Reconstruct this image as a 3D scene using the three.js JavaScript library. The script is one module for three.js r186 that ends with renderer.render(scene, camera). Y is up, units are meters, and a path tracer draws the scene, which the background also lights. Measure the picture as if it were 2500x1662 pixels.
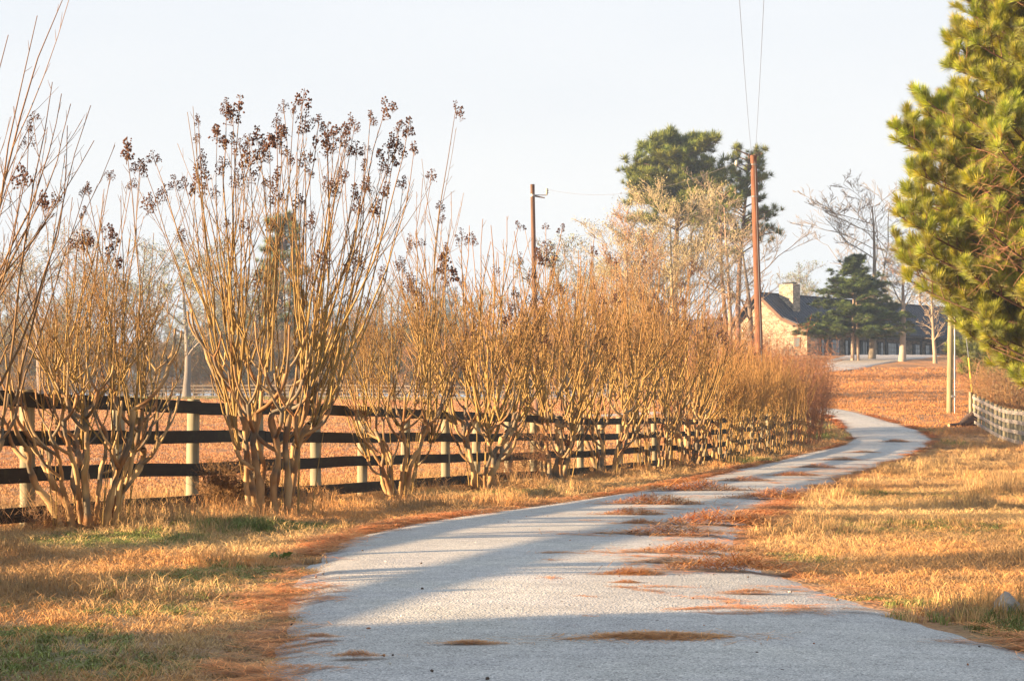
import * as THREE from 'three';
import { ConvexGeometry } from 'three/addons/geometries/ConvexGeometry.js';

// ---------------------------------------------------------------- camera, sky, sun, exposure
const W = 1024, Hh = 680;
const scene = new THREE.Scene();
const FPX = 4716, PW = 2500, PH = 1662, EYE = 0.95;
const PITCH = Math.atan((1066 - PH / 2) / FPX);
const camera = new THREE.PerspectiveCamera(2 * Math.atan(PH / 2 / FPX) * 180 / Math.PI, W / Hh, 0.1, 4000);
camera.position.set(0, EYE, 0);
camera.rotation.x = PITCH;

const renderer = new THREE.WebGLRenderer({ antialias: true });
renderer.setSize(W, Hh);
renderer.toneMapping = THREE.LinearToneMapping;
renderer.toneMappingExposure = 4.25;
renderer.shadowMap.enabled = true;

const SUN_EL = 10.4 * Math.PI / 180, SUN_BACK = 15 * Math.PI / 180;
const sunDir = new THREE.Vector3(-Math.cos(SUN_BACK) * Math.cos(SUN_EL), Math.sin(SUN_EL), Math.sin(SUN_BACK) * Math.cos(SUN_EL));
const sun = new THREE.DirectionalLight(new THREE.Color().setRGB(1.0, 0.71, 0.42), 5.0);
sun.position.copy(sunDir).multiplyScalar(300).add(new THREE.Vector3(0, 0, -80));
sun.target.position.set(0, 0, -80);
sun.castShadow = true;
sun.shadow.mapSize.set(4096, 4096);
Object.assign(sun.shadow.camera, { left: -160, right: 160, top: 90, bottom: -90, near: 1, far: 700 });
scene.add(sun, sun.target);

{ // pale thin-cloud winter sky, bluer overhead
  const w = 512, h = 256, data = new Float32Array(w * h * 4);
  const K = 0.226;
  const stops = [[-1, [0.30, 0.24, 0.19]], [-0.02, [0.45, 0.42, 0.38]], [0, [0.95, 0.985, 1.0]], [0.12, [0.985, 1.0, 1.0]], [0.3, [0.90, 0.955, 1.03]], [0.6, [0.70, 0.84, 1.02]], [1, [0.56, 0.73, 1.0]]];
  for (let j = 0; j < h; j++) {
    const s = Math.sin(((j + 0.5) / h - 0.5) * Math.PI);
    let k = 0; while (k < stops.length - 2 && s > stops[k + 1][0]) k++;
    const t = Math.min(1, Math.max(0, (s - stops[k][0]) / (stops[k + 1][0] - stops[k][0])));
    for (let i = 0; i < w; i++) {
      const o = (j * w + i) * 4;
      const el = (j + 0.5) / h, cl = (pnoise2(i / w * 40, el * 90, 40, 90) * 0.6 + pnoise2(i / w * 110 + 7, el * 260, 110, 260) * 0.4 - 0.5) * 0.05 * (s > 0 ? 1 : 0);
      for (let c = 0; c < 3; c++) data[o + c] = K * (1 + cl * [1.2, 0.9, 0.5][c]) * (stops[k][1][c] * (1 - t) + stops[k + 1][1][c] * t);
      data[o + 3] = 1;
    }
  }
  const tex = new THREE.DataTexture(data, w, h, THREE.RGBAFormat, THREE.FloatType);
  tex.mapping = THREE.EquirectangularReflectionMapping;
  tex.magFilter = tex.minFilter = THREE.LinearFilter;
  tex.needsUpdate = true;
  scene.background = tex; scene.environment = tex;
}
scene.fog = new THREE.FogExp2(0xc4dcff, 0.00036);

// ---------------------------------------------------------------- helpers
function RNG(a) { return () => { a |= 0; a = a + 0x6D2B79F5 | 0; let t = Math.imul(a ^ a >>> 15, 1 | a); t = t + Math.imul(t ^ t >>> 7, 61 | t) ^ t; return ((t ^ t >>> 14) >>> 0) / 4294967296; }; }
const V = (x, y, z) => new THREE.Vector3(x, y, z);
function lerp(a, b, t) { return a + (b - a) * t; }
const clamp = (x, a, b) => Math.min(b, Math.max(a, x));
const sstep = (a, b, x) => { const t = clamp((x - a) / (b - a), 0, 1); return t * t * (3 - 2 * t); };
function hash2(i, j) { let h = Math.imul(i | 0, 374761393) + Math.imul(j | 0, 668265263) | 0; h = Math.imul(h ^ h >>> 13, 1274126177); return ((h ^ h >>> 16) >>> 0) / 4294967296; }
function vnoise(x, y) {
  const i = Math.floor(x), j = Math.floor(y), u = x - i, v = y - j, a = u * u * (3 - 2 * u), b = v * v * (3 - 2 * v);
  return lerp(lerp(hash2(i, j), hash2(i + 1, j), a), lerp(hash2(i, j + 1), hash2(i + 1, j + 1), a), b);
}
function fbm(x, y, n = 4) { let s = 0, a = 0.5, t = 0; for (let k = 0; k < n; k++) { s += a * vnoise(x, y); t += a; a *= 0.5; x = x * 2.03 + 17.1; y = y * 2.03 + 5.7; } return s / t; }
// periodic noise for tiling textures
function pnoise(x, y, p) {
  const i = Math.floor(x), j = Math.floor(y), u = x - i, v = y - j, a = u * u * (3 - 2 * u), b = v * v * (3 - 2 * v), m = (n) => ((n % p) + p) % p;
  return lerp(lerp(hash2(m(i), m(j)), hash2(m(i + 1), m(j)), a), lerp(hash2(m(i), m(j + 1)), hash2(m(i + 1), m(j + 1)), a), b);
}
function pnoise2(x, y, px, py) {
  const i = Math.floor(x), j = Math.floor(y), u = x - i, v = y - j, a = u * u * (3 - 2 * u), b = v * v * (3 - 2 * v), m = (n, p) => ((n % p) + p) % p;
  return lerp(lerp(hash2(m(i, px), m(j, py)), hash2(m(i + 1, px), m(j, py)), a), lerp(hash2(m(i, px), m(j + 1, py)), hash2(m(i + 1, px), m(j + 1, py)), a), b);
}
function table(stops) { return (x) => { if (x <= stops[0][0]) return stops[0][1]; for (let k = 1; k < stops.length; k++) if (x <= stops[k][0]) return lerp(stops[k - 1][1], stops[k][1], (x - stops[k - 1][0]) / (stops[k][0] - stops[k - 1][0])); return stops[stops.length - 1][1]; }; }

// a ray through a point of the 2500 x 1662 picture; a point on it at a given distance
const cp = Math.cos(PITCH), sp = Math.sin(PITCH);
function ray(px, py) { const x = (px - PW / 2) / FPX, y = (PH / 2 - py) / FPX; const yy = y * cp + sp, zz = -cp + y * sp; return [x / -zz, yy / -zz]; }
function at(px, py, d) { const [a, b] = ray(px, py); return V(a * d, EYE + b * d, -d); }
function xAt(px, d) { return (px - PW / 2) / FPX * d; }

// terrain: level by the camera, rising behind the pasture and, steeper, up to the house
const pL = table([[0, 0], [45, 0], [60, 0.25], [80, 0.85], [100, 1.6], [150, 3.4], [200, 5.0], [250, 6], [400, 8], [900, 13]]);
const pR = table([[0, 0], [50, 0], [58, 0.1], [66, 0.22], [75, 0.42], [85, 0.78], [95, 1.5], [105, 2.25], [112, 2.66], [140, 4.6], [170, 6.6], [190, 8.3], [205, 9.6], [214, 10], [260, 10.6], [400, 12], [900, 16]]);
function soft(p, d) { const w = 1 + d * 0.025; return (p(d - w) + p(d - w / 2) + p(d) + p(d + w / 2) + p(d + w)) / 5; }
function H(x, z) {
  const d = -z, q = d > 5 ? x / d : 0, s = sstep(0.03, 0.15, q);
  const base = lerp(soft(pL, d), soft(pR, d), s);
  const bump = (fbm(x * 0.35 + 40, d * 0.35, 3) - 0.5) * 0.09 + (fbm(x * 0.06 + 9, d * 0.06, 2) - 0.5) * 0.25 * sstep(25, 70, d);
  return base + bump * sstep(0.1, 1.0, roadDist(x, d));
}
function gp(px, d) { const x = xAt(px, d); return V(x, H(x, -d), -d); }
function hit(px, py, dMin = 5) { // where the line of sight meets the ground
  const [a, b] = ray(px, py); let d = dMin;
  while (d < 400) { if (EYE + b * d <= H(a * d, -d)) break; d += 0.25; }
  return V(a * d, H(a * d, -d), -d);
}

// driveway edges, (x, distance)
const roadL = [[-0.9, -8], [-0.95, 3], [-1.02, 7.5], [-1.24, 10], [-1.45, 12.5], [-1.62, 16], [-1.6, 18], [-1.05, 21.6], [-0.1, 25], [0.95, 29], [2.4, 35], [4.2, 44], [6.1, 53], [7.9, 60], [11, 72], [13.6, 80], [15.1, 86], [15.9, 93], [16.5, 99], [16.6, 104], [15.2, 107.5], [11, 110], [4, 113]];
const roadR = [[2.9, -8], [2.7, 3], [2.4, 8], [2.15, 10], [1.95, 12.2], [1.85, 14.7], [2.15, 18], [2.75, 21.6], [3.4, 25], [4.25, 29], [5.8, 36], [7.9, 44.5], [10.2, 54], [12.6, 63], [15.6, 74], [17.6, 81], [18.9, 87], [19.3, 92], [19.2, 98], [18.9, 104], [18.2, 110], [15.5, 114.5], [4, 118]];
const curveOf = (pts) => new THREE.CatmullRomCurve3(pts.map(([x, d]) => V(x, 0, -d)), false, 'centripetal');
const RN = 460;
const edgeL = curveOf(roadL).getSpacedPoints(RN), edgeR = curveOf(roadR).getSpacedPoints(RN);
const nearest = (poly, m) => { let b = 1e9, q = null; for (const p of poly) { const e = (p.x - m.x) ** 2 + (p.z - m.z) ** 2; if (e < b) { b = e; q = p; } } return q; };
const mids = edgeL.map((p, i) => p.clone().add(edgeR[i]).multiplyScalar(0.5));
for (let k = 0; k < 3; k++) mids.forEach((m) => { const a = nearest(edgeL, m), b = nearest(edgeR, m); m.set((a.x + b.x) / 2, 0, (a.z + b.z) / 2); });
const halfW = mids.map((m) => (m.distanceTo(nearest(edgeL, m)) + m.distanceTo(nearest(edgeR, m))) / 2);
function roadDist(x, d) { // metres outside the driveway's edge (negative inside)
  if (d < -12 || d > 122 || x < -4 || x > 24) return 9;
  let best = 1e9, bi = 0;
  for (let i = 0; i <= RN; i += 4) { const m = mids[i], q = (m.x - x) ** 2 + (m.z + d) ** 2; if (q < best) { best = q; bi = i; } }
  for (let i = Math.max(0, bi - 4); i <= Math.min(RN, bi + 4); i++) { const m = mids[i], q = (m.x - x) ** 2 + (m.z + d) ** 2; if (q < best) { best = q; bi = i; } }
  return Math.sqrt(best) - halfW[bi];
}

// names, labels
const used = {};
function numbered(name) { const n = used[name] = (used[name] ?? -1) + 1; return n ? `${name}_${String(n).padStart(3, '0')}` : name; }
function tag(o, label, category, group, kind) {
  if (label) o.userData.label = label; if (category) o.userData.category = category; if (group) o.userData.group = group; if (kind) o.userData.kind = kind; return o;
}
function thing(name, label, category, pos, group) {
  const g = new THREE.Group(); g.name = numbered(name); if (pos) g.position.copy(pos); scene.add(g); return tag(g, label, category, group);
}
function mesh(name, geo, mat, parent, top = false) {
  const m = new THREE.Mesh(geo, mat); m.name = top ? numbered(name) : name; m.castShadow = m.receiveShadow = true; (parent ?? scene).add(m); return m;
}

// geometry buffer: tubes, blades, boxes with vertex colours
class Buf {
  constructor() { this.p = []; this.n = []; this.c = []; this.i = []; }
  v(x, y, z, nx, ny, nz, c) { this.p.push(x, y, z); this.n.push(nx, ny, nz); this.c.push(c[0], c[1], c[2]); return this.p.length / 3 - 1; }
  tri(a, b, c, col) { // flat triangle of three points
    const ux = b[0] - a[0], uy = b[1] - a[1], uz = b[2] - a[2], vx = c[0] - a[0], vy = c[1] - a[1], vz = c[2] - a[2];
    let nx = uy * vz - uz * vy, ny = uz * vx - ux * vz, nz = ux * vy - uy * vx; const l = Math.hypot(nx, ny, nz) || 1; nx /= l; ny /= l; nz /= l;
    const k = this.v(a[0], a[1], a[2], nx, ny, nz, col); this.v(b[0], b[1], b[2], nx, ny, nz, col); this.v(c[0], c[1], c[2], nx, ny, nz, col); this.i.push(k, k + 1, k + 2);
  }
  tube(pts, rad, sides, col, lump = 0, rnd = null) {
    const n = pts.length, start = this.p.length / 3, t = V(0, 0, 0), a = V(0, 0, 0), b = V(0, 0, 0);
    const streak = lump ? Array.from({ length: sides }, () => 0.72 + 0.56 * rnd()) : null; const whole = V(0, 0, 0).subVectors(pts[n - 1], pts[0]);
    const ref = Math.abs(whole.y) > 0.8 * whole.length() ? V(1, 0, 0) : V(0, 1, 0);
    for (let k = 0; k < n; k++) {
      t.subVectors(pts[Math.min(n - 1, k + 1)], pts[Math.max(0, k - 1)]).normalize();
      a.crossVectors(t, ref).normalize(); b.crossVectors(t, a);
      const c = typeof col === 'function' ? col(k / (n - 1), pts[k]) : col;
      for (let s = 0; s < sides; s++) {
        const th = s / sides * Math.PI * 2, cs = Math.cos(th), sn = Math.sin(th), nx = a.x * cs + b.x * sn, ny = a.y * cs + b.y * sn, nz = a.z * cs + b.z * sn;
        const r = rad[k] * (lump ? 1 + lump * (rnd() - 0.5) : 1);
        this.v(pts[k].x + nx * r, pts[k].y + ny * r, pts[k].z + nz * r, nx, ny, nz, streak ? mul(c, lerp(1, streak[s], 0.7) * (0.8 + 0.4 * rnd())) : c);
      }
      if (k) for (let s = 0; s < sides; s++) {
        const s2 = (s + 1) % sides, o = start + (k - 1) * sides, q = o + sides;
        this.i.push(o + s, q + s2, q + s, o + s, o + s2, q + s2);
      }
    }
    // closing fan at the thick ends
    if (rad[n - 1] > 0.006) { const c = typeof col === 'function' ? col(1, pts[n - 1]) : col, k = this.v(pts[n - 1].x, pts[n - 1].y, pts[n - 1].z, t.x, t.y, t.z, c), o = start + (n - 1) * sides; for (let s = 0; s < sides; s++) this.i.push(o + s, o + (s + 1) % sides, k); }
  }
  geo() {
    const g = new THREE.BufferGeometry();
    g.setAttribute('position', new THREE.Float32BufferAttribute(this.p, 3)); g.setAttribute('normal', new THREE.Float32BufferAttribute(this.n, 3)); g.setAttribute('color', new THREE.Float32BufferAttribute(this.c, 3));
    g.setIndex(this.p.length / 3 > 65535 ? new THREE.Uint32BufferAttribute(this.i, 1) : new THREE.Uint16BufferAttribute(this.i, 1));
    return g;
  }
}
function bez(a, c, b, n) { const out = []; for (let k = 0; k <= n; k++) { const t = k / n, u = 1 - t; out.push(V(a.x * u * u + 2 * c.x * u * t + b.x * t * t, a.y * u * u + 2 * c.y * u * t + b.y * t * t, a.z * u * u + 2 * c.z * u * t + b.z * t * t)); } return out; }
const mixc = (a, b, t) => [lerp(a[0], b[0], t), lerp(a[1], b[1], t), lerp(a[2], b[2], t)];
const mul = (a, k) => [a[0] * k, a[1] * k, a[2] * k];

// textures
function tex(w, h, fn, srgb = true) {
  const d = new Uint8Array(w * h * 4);
  for (let j = 0; j < h; j++) for (let i = 0; i < w; i++) { const c = fn(i / w, j / h, i, j), o = (j * w + i) * 4; d[o] = clamp(c[0], 0, 1) * 255; d[o + 1] = clamp(c[1], 0, 1) * 255; d[o + 2] = clamp(c[2], 0, 1) * 255; d[o + 3] = 255; }
  const t = new THREE.DataTexture(d, w, h, THREE.RGBAFormat); t.wrapS = t.wrapT = THREE.RepeatWrapping; t.magFilter = THREE.LinearFilter; t.minFilter = THREE.LinearMipmapLinearFilter; t.generateMipmaps = true; if (srgb) t.colorSpace = THREE.SRGBColorSpace; t.needsUpdate = true; return t;
}
const g2 = (v) => Math.pow(clamp(v, 0, 1), 1 / 2.2); // linear to the encoded value of a colour map
const enc = (c) => [g2(c[0]), g2(c[1]), g2(c[2])];

const roadTex = tex(1024, 1024, (u, v, i, j) => {
  const a = hash2(i, j), b = pnoise(u * 256, v * 256, 256), c = pnoise(u * 512 + 3, v * 512, 512), e = pnoise(u * 12, v * 12, 12), f = pnoise(u * 40, v * 40, 40);
  let k = 0.40 + (b - 0.5) * 0.34 + (c - 0.5) * 0.30 + (a - 0.5) * 0.10 + (e - 0.5) * 0.08 + (f - 0.5) * 0.05;
  if (b > 0.86) k += 0.14; if (b < 0.12) k *= 0.5;
  return enc([k * 1.02, k * 0.99, k * 0.93]);
});
const roadBump = tex(512, 512, (u, v) => { const k = pnoise(u * 256, v * 256, 256) * 0.6 + pnoise(u * 128, v * 128, 128) * 0.4; return [k, k, k]; }, false);
const soilTex = tex(1024, 1024, (u, v, i, j) => {
  const a = hash2(i, j), n1 = pnoise(u * 20, v * 20, 20), n2 = pnoise(u * 70, v * 70, 70), st = pnoise2(u * 60, v * 300, 60, 300), st2 = pnoise2(u * 300, v * 50, 300, 50), n3 = pnoise(u * 220, v * 220, 220);
  const k = 0.60 + (n1 - 0.5) * 0.14 + (n2 - 0.5) * 0.16 + (Math.max(st, st2) - 0.6) * 0.35 + (n3 - 0.5) * 0.24 + (a - 0.5) * 0.14;
  return enc([k, k * lerp(0.92, 1.02, n2), k * lerp(0.8, 1.0, n1)]);
});
const soilBump = tex(512, 512, (u, v) => { const k = pnoise(u * 50, v * 50, 50) * 0.4 + pnoise(u * 120, v * 120, 120) * 0.6; return [k, k, k]; }, false);
const boardTex = tex(1024, 256, (u, v, i, j) => { // dark stained plank, algae mottled
  const g = pnoise2(u * 10, v * 60, 10, 60), f = pnoise2(u * 40, v * 128, 40, 128), m = pnoise2(u * 18, v * 4, 18, 4), m2 = pnoise2(u * 60, v * 12, 60, 12), a = hash2(i, j);
  const k = 0.005 + g * 0.007 + f * 0.004 + (a - 0.5) * 0.002, gr = sstep(0.55, 0.85, m * 0.6 + m2 * 0.4);
  return enc([k * 1.08 + gr * 0.010, k * 0.92 + gr * 0.011, k * 0.5 + gr * 0.002]);
});
const greyBoardTex = tex(512, 128, (u, v, i, j) => {
  const g = pnoise2(u * 10, v * 40, 10, 40), m = pnoise2(u * 14, v * 5, 14, 5); const k = 0.20 + g * 0.14 + (m - 0.5) * 0.1;
  return enc([k * 1.1, k * 0.95, k * 0.82]);
});
const postTex = tex(256, 512, (u, v, i, j) => {
  const g = pnoise2(u * 60, v * 8, 60, 8), m = pnoise2(u * 6, v * 10, 6, 10), k = 0.20 + g * 0.08 + (m - 0.5) * 0.09, cr = pnoise2(u * 90, v * 6, 90, 6) > 0.9 ? 0.6 : 1;
  return enc([k * 1.12 * cr, k * 0.98 * cr, k * 0.62 * cr]);
});
const poleTex = (c1, c2) => tex(256, 1024, (u, v, i, j) => {
  const g = pnoise2(u * 70, v * 14, 70, 14), g3 = pnoise2(u * 120, v * 40, 120, 40), m = pnoise2(u * 8, v * 24, 8, 24), cr = pnoise2(u * 50, v * 5, 50, 5) > 0.85 ? 0.4 : 1;
  return enc(mul(mixc(c1, c2, clamp(g * 0.6 + m * 0.6 - 0.1, 0, 1)), cr * (0.75 + g3 * 0.5)));
});
const stoneTex = tex(512, 512, (u, v) => { const n = pnoise(u * 24, v * 24, 24), m = pnoise2(u * 6, v * 14, 6, 14), k = 0.25 + (n - 0.5) * 0.2 + (m - 0.5) * 0.2; return enc([k * 1.14, k * 0.96, k * 0.70]); });
const grainTex = tex(256, 256, (u, v, i, j) => { const k = 0.75 + (pnoise(u * 60, v * 60, 60) - 0.5) * 0.3 + (hash2(i, j) - 0.5) * 0.15; return [k, k, k]; });

const M = {
  road: new THREE.MeshStandardMaterial({ map: roadTex, bumpMap: roadBump, bumpScale: 0.006, roughness: 0.95, vertexColors: true }),
  soil: new THREE.MeshStandardMaterial({ map: soilTex, bumpMap: soilBump, bumpScale: 0.03, roughness: 1, vertexColors: true }),
  board: new THREE.MeshStandardMaterial({ map: boardTex, roughness: 0.9 }),
  greyBoard: new THREE.MeshStandardMaterial({ map: greyBoardTex, roughness: 0.9 }),
  farBoard: new THREE.MeshStandardMaterial({ map: greyBoardTex, color: new THREE.Color().setRGB(0.5, 0.46, 0.4), roughness: 0.95 }),
  farPost: new THREE.MeshStandardMaterial({ map: postTex, color: new THREE.Color().setRGB(0.55, 0.5, 0.45), roughness: 0.95 }),
  post: new THREE.MeshStandardMaterial({ map: postTex, roughness: 0.92 }),
  redPole: new THREE.MeshStandardMaterial({ map: poleTex([0.10, 0.036, 0.018], [0.27, 0.105, 0.048]), roughness: 0.9 }),
  brownPole: new THREE.MeshStandardMaterial({ map: poleTex([0.07, 0.036, 0.02], [0.19, 0.10, 0.055]), roughness: 0.9 }),
  palePole: new THREE.MeshStandardMaterial({ map: poleTex([0.17, 0.14, 0.07], [0.32, 0.28, 0.15]), roughness: 0.9 }),
  plant: new THREE.MeshStandardMaterial({ vertexColors: true, roughness: 0.85 }),
  bark: new THREE.MeshStandardMaterial({ vertexColors: true, roughness: 0.9 }),
  leaf: new THREE.MeshStandardMaterial({ vertexColors: true, roughness: 0.75, side: THREE.DoubleSide }),
  tint: new THREE.MeshStandardMaterial({ color: 0xffffff, roughness: 0.85, side: THREE.DoubleSide, vertexColors: true }),
  needle: new THREE.MeshPhysicalMaterial({ color: 0xffffff, roughness: 0.97, side: THREE.DoubleSide, vertexColors: true, transmission: 0.4, thickness: 0 }),
  stone: new THREE.MeshStandardMaterial({ map: stoneTex, roughness: 0.95 }),
  paleStone: new THREE.MeshStandardMaterial({ map: stoneTex, color: new THREE.Color().setRGB(0.95, 0.9, 0.86), roughness: 0.95 }),
  roof: new THREE.MeshStandardMaterial({ map: grainTex, color: new THREE.Color().setRGB(0.045, 0.055, 0.085), roughness: 0.6, metalness: 0.2 }),
  wood: new THREE.MeshStandardMaterial({ map: grainTex, color: new THREE.Color().setRGB(0.22, 0.12, 0.07), roughness: 0.85 }),
  darkTrim: new THREE.MeshStandardMaterial({ map: grainTex, color: new THREE.Color().setRGB(0.035, 0.035, 0.03), roughness: 0.7 }),
  glass: new THREE.MeshPhysicalMaterial({ color: new THREE.Color().setRGB(0.10, 0.12, 0.13), roughness: 0.06, metalness: 0.0, specularIntensity: 1, clearcoat: 1, clearcoatRoughness: 0.04 }),
  wire: new THREE.MeshStandardMaterial({ color: new THREE.Color().setRGB(0.16, 0.15, 0.15), roughness: 0.6, metalness: 0.4 }),
  steel: new THREE.MeshStandardMaterial({ color: new THREE.Color().setRGB(0.34, 0.34, 0.35), roughness: 0.5, metalness: 0.6 }),
  ceramic: new THREE.MeshStandardMaterial({ color: new THREE.Color().setRGB(0.35, 0.34, 0.30), roughness: 0.35 }),
  yellow: new THREE.MeshStandardMaterial({ color: new THREE.Color().setRGB(0.62, 0.40, 0.03), roughness: 0.55 }),
  whiteMark: new THREE.MeshStandardMaterial({ color: new THREE.Color().setRGB(0.7, 0.7, 0.66), roughness: 0.6 }),
};
const inView = (x, d, m = 1.3) => Math.abs(x) < 0.265 * d * m + 1.2;

// ---------------------------------------------------------------- ground
const axis = (a, b, step, lo, hi, grow) => { const c = []; for (let x = a; x <= b + 1e-6; x += step) c.push(x); let s = step, x = a; while (x > lo) { s *= grow; x -= s; c.unshift(x); } s = step; x = b; while (x < hi) { s *= grow; x += s; c.push(x); } return c; };
const greenSpots = []; // [x, d, radius, strength]
{
  for (const [px, py, r, s] of [[290, 1320, 0.9, 1], [600, 1290, 0.7, 1], [700, 1285, 0.7, 1], [1230, 1205, 1.0, 0.8], [1330, 1200, 0.8, 0.7], [560, 1400, 0.5, 0.7], [480, 1420, 0.5, 0.7], [40, 1560, 0.45, 0.8], [90, 1630, 0.5, 0.8], [300, 1640, 0.3, 0.6], [330, 1500, 0.4, 0.6], [1900, 1370, 0.5, 0.8], [2200, 1480, 0.35, 0.8], [2470, 1560, 0.6, 1], [2100, 1210, 2.2, 0.55], [2250, 1290, 1.4, 0.5], [1860, 1130, 1.6, 0.9], [1980, 1065, 2.0, 1], [1990, 1040, 1.8, 0.9], [2330, 1085, 1.4, 0.7], [2250, 1050, 1.2, 0.5], [1800, 1128, 1.0, 0.8]]) { const p = hit(px, py); greenSpots.push([p.x, -p.z, r, s]); }
}
function greenness(x, d) {
  let g = 0; for (const [gx, gd, r, s] of greenSpots) { const q = Math.hypot((x - gx), (d - gd) * 0.7) / r; if (q < 1.4) g = Math.max(g, s * (1 - sstep(0.4, 1.4, q))); }
  if (d > 150 && x < 0.02 * d) g = Math.max(g, 0.75 * sstep(165, 190, d));
  if (d < 14 && x < -1.5) g = Math.max(g, 0.22 * sstep(0.45, 0.7, fbm(x * 1.4 + 3, d * 1.4, 3)));
  return g;
}
const fenceX = table([[-2, -10.4], [20.1, -5.04], [24.3, -4.01], [30.7, -2.38], [34.9, -1.2], [45.5, 1.61], [51.9, 3.37], [60, 6.0], [70, 9.0], [82, 12.0], [140, 14]]);
function groundColor(x, d) {
  const n = fbm(x * 0.5 + 7, d * 0.5, 4), n2 = fbm(x * 0.12 + 3, d * 0.12 + 8, 3), n3 = fbm(x * 0.9 + 71, d * 0.25, 3), rd = roadDist(x, d);
  const straw = [0.42, 0.235, 0.095], orange = [0.46, 0.212, 0.084], brown = [0.25, 0.135, 0.06], green = [0.11, 0.13, 0.035], red = [0.52, 0.222, 0.066];
  let c = mixc(straw, orange, sstep(0.35, 0.65, n2));
  if (x > fenceX(d) - 0.5 && d < 80) c = mixc(c, straw, 0.6);
  else c = mixc(c, orange, 0.5);
  c = mixc(c, brown, 0.6 * sstep(0.5, 0.75, n)); c = mul(c, 0.70 + 0.60 * fbm(x * 0.05 + d * 0.01, d * 0.16, 4)); c = mixc(c, [0.30, 0.20, 0.13], 0.55 * sstep(0.56, 0.72, fbm(x * 0.16 + 50, d * 0.42 + 9, 4)));
  if (d > 88 && x > 0.1 * d) c = mixc(c, mixc(red, brown, sstep(0.5, 0.62, n3)), 0.75);
  c = mixc(c, green, greenness(x, d) * 0.85);
  if (rd < 0.35) c = mixc(mixc([0.44, 0.20, 0.085], [0.36, 0.22, 0.11], sstep(0.35, 0.6, n)), c, sstep(-0.05, 0.3, rd));
  return c;
}
{
  const xs = axis(-14, 34, 0.4, -700, 700, 1.12), ds = axis(2, 130, 0.4, -120, 900, 1.1);
  const p = [], c = [], uv = [], idx = [];
  for (const d of ds) for (const x of xs) { p.push(x, H(x, -d), -d); c.push(...mul(groundColor(x, d), 1.45)); uv.push(x / 2.6, d / 2.6); }
  const n = xs.length;
  for (let j = 0; j + 1 < ds.length; j++) for (let i = 0; i + 1 < n; i++) { const a = j * n + i; idx.push(a, a + 1, a + n, a + 1, a + n + 1, a + n); }
  const g = new THREE.BufferGeometry(); g.setAttribute('position', new THREE.Float32BufferAttribute(p, 3)); g.setAttribute('color', new THREE.Float32BufferAttribute(c, 3)); g.setAttribute('uv', new THREE.Float32BufferAttribute(uv, 2)); g.setIndex(idx); g.computeVertexNormals();
  const m = mesh('ground', g, M.soil, null, true); tag(m, 'dry winter grass ground of pasture, verge and hillside', 'ground', null, 'structure');
}
// driveway: a thin sheet that follows the ground, its rim ragged
function strip(eL, eR, lift, cross, jag, tintFn, seed) {
  const p = [], c = [], uv = [], idx = [], N = eL.length, rnd = RNG(seed);
  for (let i = 0; i < N; i++) for (let k = 0; k <= cross; k++) {
    const t = k / cross, e = (k === 0 ? -1 : k === cross ? 1 : 0) * jag * (0.2 + fbm(i * 0.9, k * 7, 3) * 1.6 - 0.6);
    const L = eL[i], R = eR[i], w = L.distanceTo(R), tt = t + e / w, x = lerp(L.x, R.x, tt), z = lerp(L.z, R.z, tt);
    const crown = 0.03 * (1 - (2 * t - 1) ** 2);
    p.push(x, H(x, z) + (k === 0 || k === cross ? -0.02 : lift) + crown, z); c.push(...tintFn(x, -z, t)); uv.push(x / 1.6, -z / 1.6);
  }
  const n = cross + 1;
  for (let j = 0; j + 1 < N; j++) for (let i = 0; i < cross; i++) { const a = j * n + i; idx.push(a, a + 1, a + n, a + 1, a + n + 1, a + n); }
  const g = new THREE.BufferGeometry(); g.setAttribute('position', new THREE.Float32BufferAttribute(p, 3)); g.setAttribute('color', new THREE.Float32BufferAttribute(c, 3)); g.setAttribute('uv', new THREE.Float32BufferAttribute(uv, 2)); g.setIndex(idx); g.computeVertexNormals(); return g;
}
{
  const tint = (x, d, t) => { const n = fbm(x * 0.8 + 5, d * 0.45, 4), m = fbm(x * 3 + 2, d * 1.6, 3); const k = 1.02 + (n - 0.5) * 0.42 + (m - 0.5) * 0.16; return [k * 1.035, k * 0.985, k * (0.93 - 0.1 * (m - 0.5))]; };
  const m = mesh('driveway', strip(edgeL, edgeR, 0.022, 12, 0.16, tint, 3), M.road, null, true); tag(m, 'winding pale grey asphalt driveway between the grass verges', 'driveway', null, 'structure');
  const near = [[1950, 930], [2003, 917], [2038, 905], [2080, 903.5], [2150, 890], [2220, 879], [2290, 870], [2360, 867], [2440, 866]].map(([a, b]) => hit(a, b, 120));
  const far = [[1950, 884], [1999, 879], [2030, 877], [2080, 874], [2150, 871.5], [2220, 868], [2290, 863], [2360, 861], [2440, 860]].map(([a, b], i) => { const p = hit(a, b, 120); return p; });
  const fix = near.map((p, i) => { const q = far[i]; if (q.distanceTo(p) > 30 || -q.z > 215) { const d = Math.min(-p.z + 9, 212); return V(p.x * d / -p.z, 0, -d); } return q; });
  const eN = new THREE.CatmullRomCurve3(near).getSpacedPoints(120), eF = new THREE.CatmullRomCurve3(fix).getSpacedPoints(120);
  const tn = (x, d) => { const k = 1.05 + (fbm(x * 0.3, d * 0.3, 3) - 0.5) * 0.25; return [k * 1.06, k * 0.96, k * 0.9]; };
  const m2 = mesh('upper_driveway', strip(eN, eF, 0.05, 8, 0.2, tn, 4), M.road, null, true); tag(m2, 'upper stretch of pale driveway curving in front of the house', 'driveway', null, 'structure');
}
console.log('ground done');

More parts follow.
